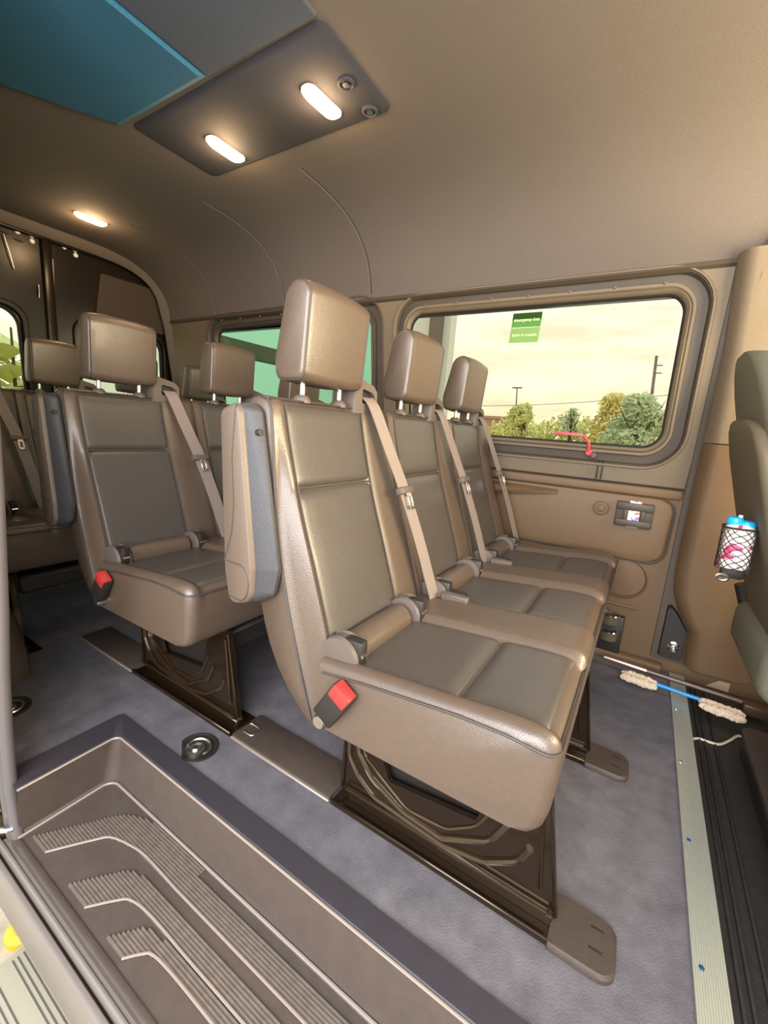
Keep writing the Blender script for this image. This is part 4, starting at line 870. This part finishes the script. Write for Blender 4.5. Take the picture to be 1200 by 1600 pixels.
# ================================================================== CAB: pedestal, driver seat, bottle
pd = thing('seat_pedestal', 'black cab seat pedestal with pale rim at the right edge', 'pedestal', (0.62, 1.35, -0.012)); pdo = Vector(pd.location)
po_ = rpoly([(0.402, 0.70), (0.95, 0.70), (0.95, 1.665), (0.402, 1.665)], 0.035, 6)
q = MB(); q.loft([[Vector((p.x, p.y, z)) - pdo for p in po_] for z in (-0.012, 0.06)]); q.build('body', BLACK, pd)
po2 = rpoly([(0.394, 0.69), (0.96, 0.69), (0.96, 1.675), (0.394, 1.675)], 0.04, 6)
q = MB(); q.loft([[Vector((p.x, p.y, z)) - pdo for p in po2] for z in (0.052, 0.066)]); q.build('rim', COVER, pd)
q = MB(); q.loft([[Vector((p.x, p.y, z)) - pdo for p in rpoly([(0.46, 0.75), (0.95, 0.75), (0.95, 1.60), (0.46, 1.60)], 0.04, 6)] for z in (0.06, 0.298)]); q.build('box', BLACK, pd)

ds = thing('driver_seat', 'rear of the driver seat cut off by the right edge of the frame', 'car seat', (0.55, 1.55, -0.012)); dso = Vector(ds.location)
GREYF = mat('seat_shell_grey', (0.115, 0.090, 0.055), 0.65, bump=0.3, bscale=400); SEATF = mat('driver_seat_fabric', (0.14, 0.13, 0.09), 0.7, var=0.08, vscale=80, bump=0.4, bscale=300)
def rx(z): return 0.210 + (1.01 - z) * 0.277
def dsec(z, y0, y1, th, r_, xo=0.0):
    x = rx(z) + xo; return [Vector((p.x, p.y, z)) - dso for p in rpoly([(x, y0), (x + th, y0), (x + th, y1), (x, y1)], r_, 5)]
q = MB(); secs = []
for z, y0, y1, th in ((0.30, 1.36, 1.79, 0.14), (0.50, 1.33, 1.815, 0.15), (0.75, 1.32, 1.825, 0.15), (1.0, 1.33, 1.82, 0.14), (1.10, 1.36, 1.80, 0.13), (1.155, 1.40, 1.765, 0.11), (1.185, 1.45, 1.71, 0.085), (1.195, 1.50, 1.66, 0.05)): secs.append(dsec(z, y0, y1, th, min(0.05, th * 0.45), 0.012))
q.loft(secs); q.build('backrest', SEATF, ds, ang=60)
q = MB(); secs = []
for z, y0, y1 in ((0.38, 1.38, 1.78), (0.55, 1.35, 1.805), (0.80, 1.34, 1.815), (0.92, 1.345, 1.815), (0.985, 1.375, 1.785), (1.012, 1.43, 1.73), (1.02, 1.50, 1.66)): secs.append(dsec(z, y0, y1, 0.05, 0.022, -0.012))
q.loft(secs); q.build('back_shell', GREYF, ds, ang=60)
q = MB(); q.box((0.33, 1.33, 0.30), (0.95, 1.82, 0.46), 0.05, 4); q.v = [tuple(Vector(p) - dso) for p in q.v]; q.build('seat_cushion', SEATF, ds)
q = MB(); q.tube([Vector((0.345, 1.805, 0.50)) - dso, Vector((0.38, 1.80, 0.40)) - dso, Vector((0.43, 1.79, 0.31)) - dso], 0.03, 8); q.build('recliner_arm', BLACK, ds)
for yy in (1.53, 1.63):
    q = MB(); q.tube([Vector((0.225, yy, 1.17)) - dso, Vector((0.30, yy, 1.29)) - dso], 0.008, 8); q.build('headrest_post', CHROME, ds)
q = MB(); q.box((0.275, 1.42, 1.26), (0.375, 1.69, 1.45), 0.04, 4); q.v = [tuple(Vector(p) - dso) for p in q.v]; q.build('headrest', SEATF, ds)
# bottle on the back of the driver seat, held by a net pocket
c0 = ony(1143, 886, 1.46); c1 = ony(1161, 806, 1.46); ax = (c1 - c0); H_ = ax.length
bt = thing('spray_bottle', 'white plastic bottle with bright blue cap in a black net pocket', 'bottle', c0)
zq = Vector((0, 0, 1)).rotation_difference(ax.normalized()); bt.rotation_euler = zq.to_euler()
WB = bpy.data.materials.new('bottle_print'); WB.use_nodes = True; t = WB.node_tree; b = t.nodes['Principled BSDF']; b.inputs['Roughness'].default_value = 0.35
c = t.nodes.new('ShaderNodeTexCoord'); n = t.nodes.new('ShaderNodeTexNoise'); n.inputs['Scale'].default_value = 22; n.inputs['Detail'].default_value = 2
rr = t.nodes.new('ShaderNodeValToRGB'); rr.color_ramp.interpolation = 'CONSTANT'; E_ = rr.color_ramp.elements; E_[0].color = (0.62, 0.05, 0.16, 1); E_[1].position = 0.40; E_[1].color = (0.80, 0.72, 0.64, 1); x_ = E_.new(0.66); x_.color = (0.45, 0.36, 0.32, 1)
t.links.new(c.outputs['Object'], n.inputs[0]); t.links.new(n.outputs[0], rr.inputs[0]); t.links.new(rr.outputs[0], b.inputs['Base Color'])
def bsec(z, a, b_, r_): return [Vector((p.x, p.y, z)) for p in rpoly([(-a, -b_), (a, -b_), (a, b_), (-a, b_)], r_, 5)]
hb = H_ * 0.84
q = MB(); q.loft([bsec(0.0, 0.029, 0.026, 0.015), bsec(0.008, 0.034, 0.030, 0.02), bsec(hb * 0.5, 0.034, 0.031, 0.02), bsec(hb * 0.80, 0.034, 0.030, 0.02), bsec(hb * 0.93, 0.031, 0.026, 0.02), bsec(hb, 0.024, 0.020, 0.016)]); q.build('body', WB, bt, ang=60)
CAPB = mat('bright_blue_cap', (0.01, 0.42, 0.85), 0.25)
for dx, dz_ in ((-0.013, 0.006), (0.013, -0.002)):
    q = MB(); q.lathe((dx, 0, hb - 0.012 + dz_), (0, 0, 1), [(0.016, 0), (0.0185, 0.004), (0.019, 0.015), (0.016, 0.022), (0.009, 0.025), (0, 0.025)], 18); q.build('cap', CAPB, bt)
q = MB(); q.lathe((-0.004, 0, hb + 0.01), (0, 0, 1), [(0.005, 0), (0.005, 0.014), (0, 0.015)], 10); q.build('nozzle', WHITEP, bt)
NET = mat('net_cord', (0.02, 0.015, 0.012), 0.7)
npk = thing('net_pocket', 'black diamond net pocket wrapped around the white bottle', 'net', c0); npk.rotation_euler = bt.rotation_euler
def around(u, z): # u in 0..1 around
    a = 2 * math.pi * u; return Vector((0.037 * math.copysign(abs(math.cos(a)) ** 0.6, math.cos(a)), 0.034 * math.copysign(abs(math.sin(a)) ** 0.6, math.sin(a)), z))
q = MB(); nc = 14
for k in range(nc):
    for sgn in (1, -1):
        q.tube([around(k / nc + sgn * t_ * 0.45, -0.006 + t_ * hb * 0.93) for t_ in [i_ / 12 for i_ in range(13)]], 0.0011, 4)
o = q.build('net_mesh', NET, npk); o['kind'] = 'stuff'
q = MB(); q.tube([around(k / 24, hb * 0.92) for k in range(25)], 0.003, 6); q.build('hem_cord', NET, npk)
q = MB(); q.ribbon([(0.03, 0, hb * 0.9), (0.06, 0, hb * 0.9), (0.075, 0, hb * 0.88)], (0, 1, 0), 0.02, 0.003); q.build('strap', NET, npk)
hk = ony(1128, 902, 1.50)
q = MB(); q.tube([Vector((0.013 * math.cos(a), 0, 0.009 * math.sin(a))) for a in [2 * math.pi * k / 16 for k in range(17)]], 0.005, 6); o = q.build('coat_hook', STEEL); o.location = hk; tag(o, 'small metal hook ring below the blue-capped bottle', 'hook')
q = MB(); q.box((-0.026, -0.006, -0.006), (0.03, 0.02, 0.03), 0.008, 2); o2 = q.build('hook_base', BLACK, o); o2.location = (0.02, 0.01, 0.005)

# ================================================================== OUTSIDE
def leaf_cloud(q, c, rx_, ry_, rz_, n, s, rnd):
    for _ in range(n):
        v = Vector((rnd.gauss(0, 1), rnd.gauss(0, 1), rnd.gauss(0, 1))).normalized() * rnd.uniform(0.55, 1.0)
        p = Vector((c[0] + v.x * rx_, c[1] + v.y * ry_, c[2] + v.z * rz_)); a = Vector((rnd.gauss(0, 1), rnd.gauss(0, 1), rnd.gauss(0, 1))).normalized(); b = a.orthogonal().normalized(); k = s * rnd.uniform(0.6, 1.3)
        q.add([p - a * k, p - b * k * 0.45, p + a * k, p + b * k * 0.45], [(0, 1, 2, 3)])
GREENS = [mat('leaf_yellow_green', (0.80, 0.78, 0.30), 0.8, var=0.3, vscale=0.8), mat('leaf_green', (0.62, 0.70, 0.42), 0.8, var=0.3, vscale=0.8), mat('leaf_sunlit_gold', (0.95, 0.74, 0.30), 0.8, var=0.3, vscale=0.8)]  # leaf colours lifted to stand in for sunlight
TRUNK = mat('bark', (0.10, 0.07, 0.05), 0.9)
def tree(name, label, px, ptop, pw, D, m, n, seed, sparse=False):
    base = ony(px, 690, D); top = ony(px, ptop, D); wid = abs(ony(px + pw / 2, 690, D).x - ony(px - pw / 2, 690, D).x) / 2
    T = thing(name, label, 'tree', (base.x, D, -0.62)); h = top.z + 0.62; rnd = random.Random(seed)
    q = MB(); q.tube([(0, 0, 0), (0.05, 0, h * 0.4), (0, 0, h * 0.75)], [0.16, 0.12, 0.06], 7); 
    for k in range(5): 
        a = rnd.uniform(0, 6.28); q.tube([(0, 0, h * 0.4), (math.cos(a) * wid * 0.4, math.sin(a) * wid * 0.4, h * 0.65), (math.cos(a) * wid * 0.7, math.sin(a) * wid * 0.7, h * 0.88)], [0.06, 0.04, 0.015], 5)
    q.build('trunk', TRUNK, T)
    q = MB()
    for k in range(13 if not sparse else 7):
        cx = rnd.uniform(-0.6, 0.6) * wid; cz = h * rnd.uniform(0.12 if not sparse else 0.6, 0.85) - abs(cx / wid) * h * 0.15; leaf_cloud(q, (cx, rnd.uniform(-0.5, 0.5) * wid, cz), wid * 0.45, wid * 0.4, h * (0.17 if not sparse else 0.12), n // 9, 0.16 * D / 30, rnd)
    leaf_cloud(q, (0, 0, h * 0.8), wid * 0.3, wid * 0.3, h * 0.18, n // 6, 0.16 * D / 30, rnd)
    o = q.build('foliage', m, T, smooth=False); o['kind'] = 'stuff'
    return T
tree('tree', 'yellow-green bushy tree beside the thin lamp post', 815, 627, 62, 30, GREENS[0], 2600, 3)
tree('tree', 'thin sparse small tree between the two bigger trees', 888, 632, 40, 34, GREENS[1], 420, 5, True)
tree('tree', 'golden-topped tree behind the large green bush', 958, 612, 92, 33, GREENS[2], 2600, 8)
tree('tree', 'large pale green bush at the right end of the window view', 996, 612, 130, 28, GREENS[1], 3600, 9)
hg = MB(); rnd = random.Random(4); hA = ony(770, 690, 36); hB = ony(1060, 690, 36)
for k in range(26):
    t_ = k / 25; leaf_cloud(hg, (hA.x + (hB.x - hA.x) * t_ - 0, 36 + rnd.uniform(-0.5, 0.5), 0.7 + rnd.uniform(-0.2, 0.6)), 1.0, 0.8, 1.3 + rnd.uniform(0, 0.5), 150, 0.2, rnd)
o = hg.build('hedge', GREENS[0], smooth=False); tag(o, 'long low yellowish hedge along the bottom of the window view', 'hedge'); o['kind'] = 'stuff'
POLE = mat('pole_wood', (0.20, 0.16, 0.13), 0.8)
a, b = ony(805, 690, 38), ony(808, 606, 38)
lpst = thing('lamp_post', 'thin distant lamp post above the yellow-green tree', 'lamp post', (a.x, 38, -0.62)); q = MB(); q.tube([(0, 0, 0), (b.x - a.x, 0, b.z + 0.62)], [0.07, 0.05], 8); q.build('pole', POLE, lpst)
q = MB(); q.box((b.x - a.x - 0.42, -0.1, b.z + 0.58), (b.x - a.x + 0.42, 0.1, b.z + 0.68), 0.02, 1); q.build('lamp_head', POLE, lpst)
a, b = ony(1012, 690, 40), ony(1026, 556, 40)
up_ = thing('utility_pole', 'leaning wooden utility pole at the right of the window', 'pole', (a.x, 40, -0.62)); q = MB(); q.tube([(0, 0, 0), (b.x - a.x, 0, b.z + 0.62)], [0.14, 0.10], 8); q.build('pole', POLE, up_)
for py in (571, 583):
    c = ony(1024 - (py - 556) * 0.1, py, 40); q = MB(); q.box((c.x - a.x - 0.0, -0.05, c.z + 0.58), (c.x - a.x + 0.55, 0.05, c.z + 0.66)); q.build('cross_arm', POLE, up_, smooth=False)
w0, w1 = ony(640, 632, 39.85), ony(1100, 612, 39.85); 
pts = [w0.lerp(w1, k / 16) - Vector((0, 0, 0.5 * math.sin(math.pi * k / 16))) for k in range(17)]
q = MB(); q.tube([p - w0 for p in pts], 0.022, 4); o = q.build('power_line', BLACK); o.location = w0; tag(o, 'thin overhead power line crossing the sky behind the window', 'wire')
# pale building beyond the rear side window
BW = mat('pale_stucco', (0.80, 0.82, 0.72), 0.9); BRN = mat('brown_fascia', (0.16, 0.10, 0.07), 0.8)
bd = thing('building', 'pale building beside the van seen through the rear side window', 'building', (-8, 6, -0.62)); bo = Vector(bd.location)
rc = ony(704, 600, 9.3); rn = ony(672, 600, 6.0)
q = MB(); pA = ony(684, 495, 8.9); q.box((pA.x - 0.12, 8.75, -0.62), (pA.x + 0.12, 9.0, 6.4), 0.02, 1); q.v = [tuple(Vector(p) - bo) for p in q.v]; q.build('downpipe', POLE, bd)
q = MB(); q.box((-22, 9.0, -0.62), (rc.x, 9.3, 6.5)); q.v = [tuple(Vector(p) - bo) for p in q.v]; q.build('long_wall', BW, bd, smooth=False)
bm0 = onx(338, 536, -7.0); bm1 = onx(448, 566, -7.0)
q = MB(); q.box((-7.3, bm0.y - 0.6, bm0.z - 0.12), (-7.0, 9.0, bm0.z + 0.16)); q.v = [tuple(Vector(p) - bo) for p in q.v]; q.build('canopy_beam', BRN, bd, smooth=False)
q = MB(); q.box((-16, 8.9, -0.62), (-2, 9.0, 0.55)); q.v = [tuple(Vector(p) - bo) for p in q.v]; q.build('base_course', POLE, bd, smooth=False)
BLD = mat('orange_shed', (0.50, 0.30, 0.20), 0.8)
bq = ony(765, 690, 46); q = MB(); q.box((-2.4, 0, 0), (3.2, 3, 3.3), 0.05, 1); q.box((-2.6, -0.2, 3.2), (3.4, 3.2, 3.5), 0.02, 1); o = q.build('shed', BLD, smooth=False); o.location = (bq.x, 46, -0.62); tag(o, 'low orange-brown shed left of the trees outside', 'building')
# plants behind the rear door windows
for k, (px, py, D, m_, lab, L_) in enumerate(((12, 560, -4.6, GREENS[0], 'broad-leaved green plant behind the left rear door window', 0.34), (26, 545, -5.6, GREENS[1], 'spiky dark plant stalks rising behind the left rear door window', 0.45))):
    c = onx(px, py, D); T = thing('leafy_plant', lab, 'plant', (c.x, c.y, -0.62)); rnd = random.Random(30 + k); hh = c.z + 0.62
    q = MB(); q.tube([(0, 0, 0), (0.02, 0.02, hh * 0.6), (0, 0.04, hh + 0.25)], [0.03, 0.022, 0.008], 6); q.build('stem', TRUNK, T)
    for i in range(26 if k == 0 else 14):
        a = rnd.uniform(0, 6.28); z0 = hh * rnd.uniform(0.72, 1.02); up2 = rnd.uniform(0.1, 0.9); wv = 0.10 if k == 0 else 0.025
        dirr = Vector((math.cos(a), math.sin(a), up2)).normalized(); sd_ = Vector((-math.sin(a), math.cos(a), 0)); P = []
        for t_ in (0, 0.25, 0.5, 0.75, 1.0):
            ce = Vector((0, 0, z0)) + dirr * L_ * t_ + Vector((0, 0, -0.18 * L_ * t_ * t_)); ww = wv * math.sin(math.pi * min(1, t_ * 0.9 + 0.08))
            P.append([ce - sd_ * ww, ce + Vector((0, 0, -0.01)), ce + sd_ * ww])
        q = MB(); q.grid(P); q.build('leaf', m_, T)
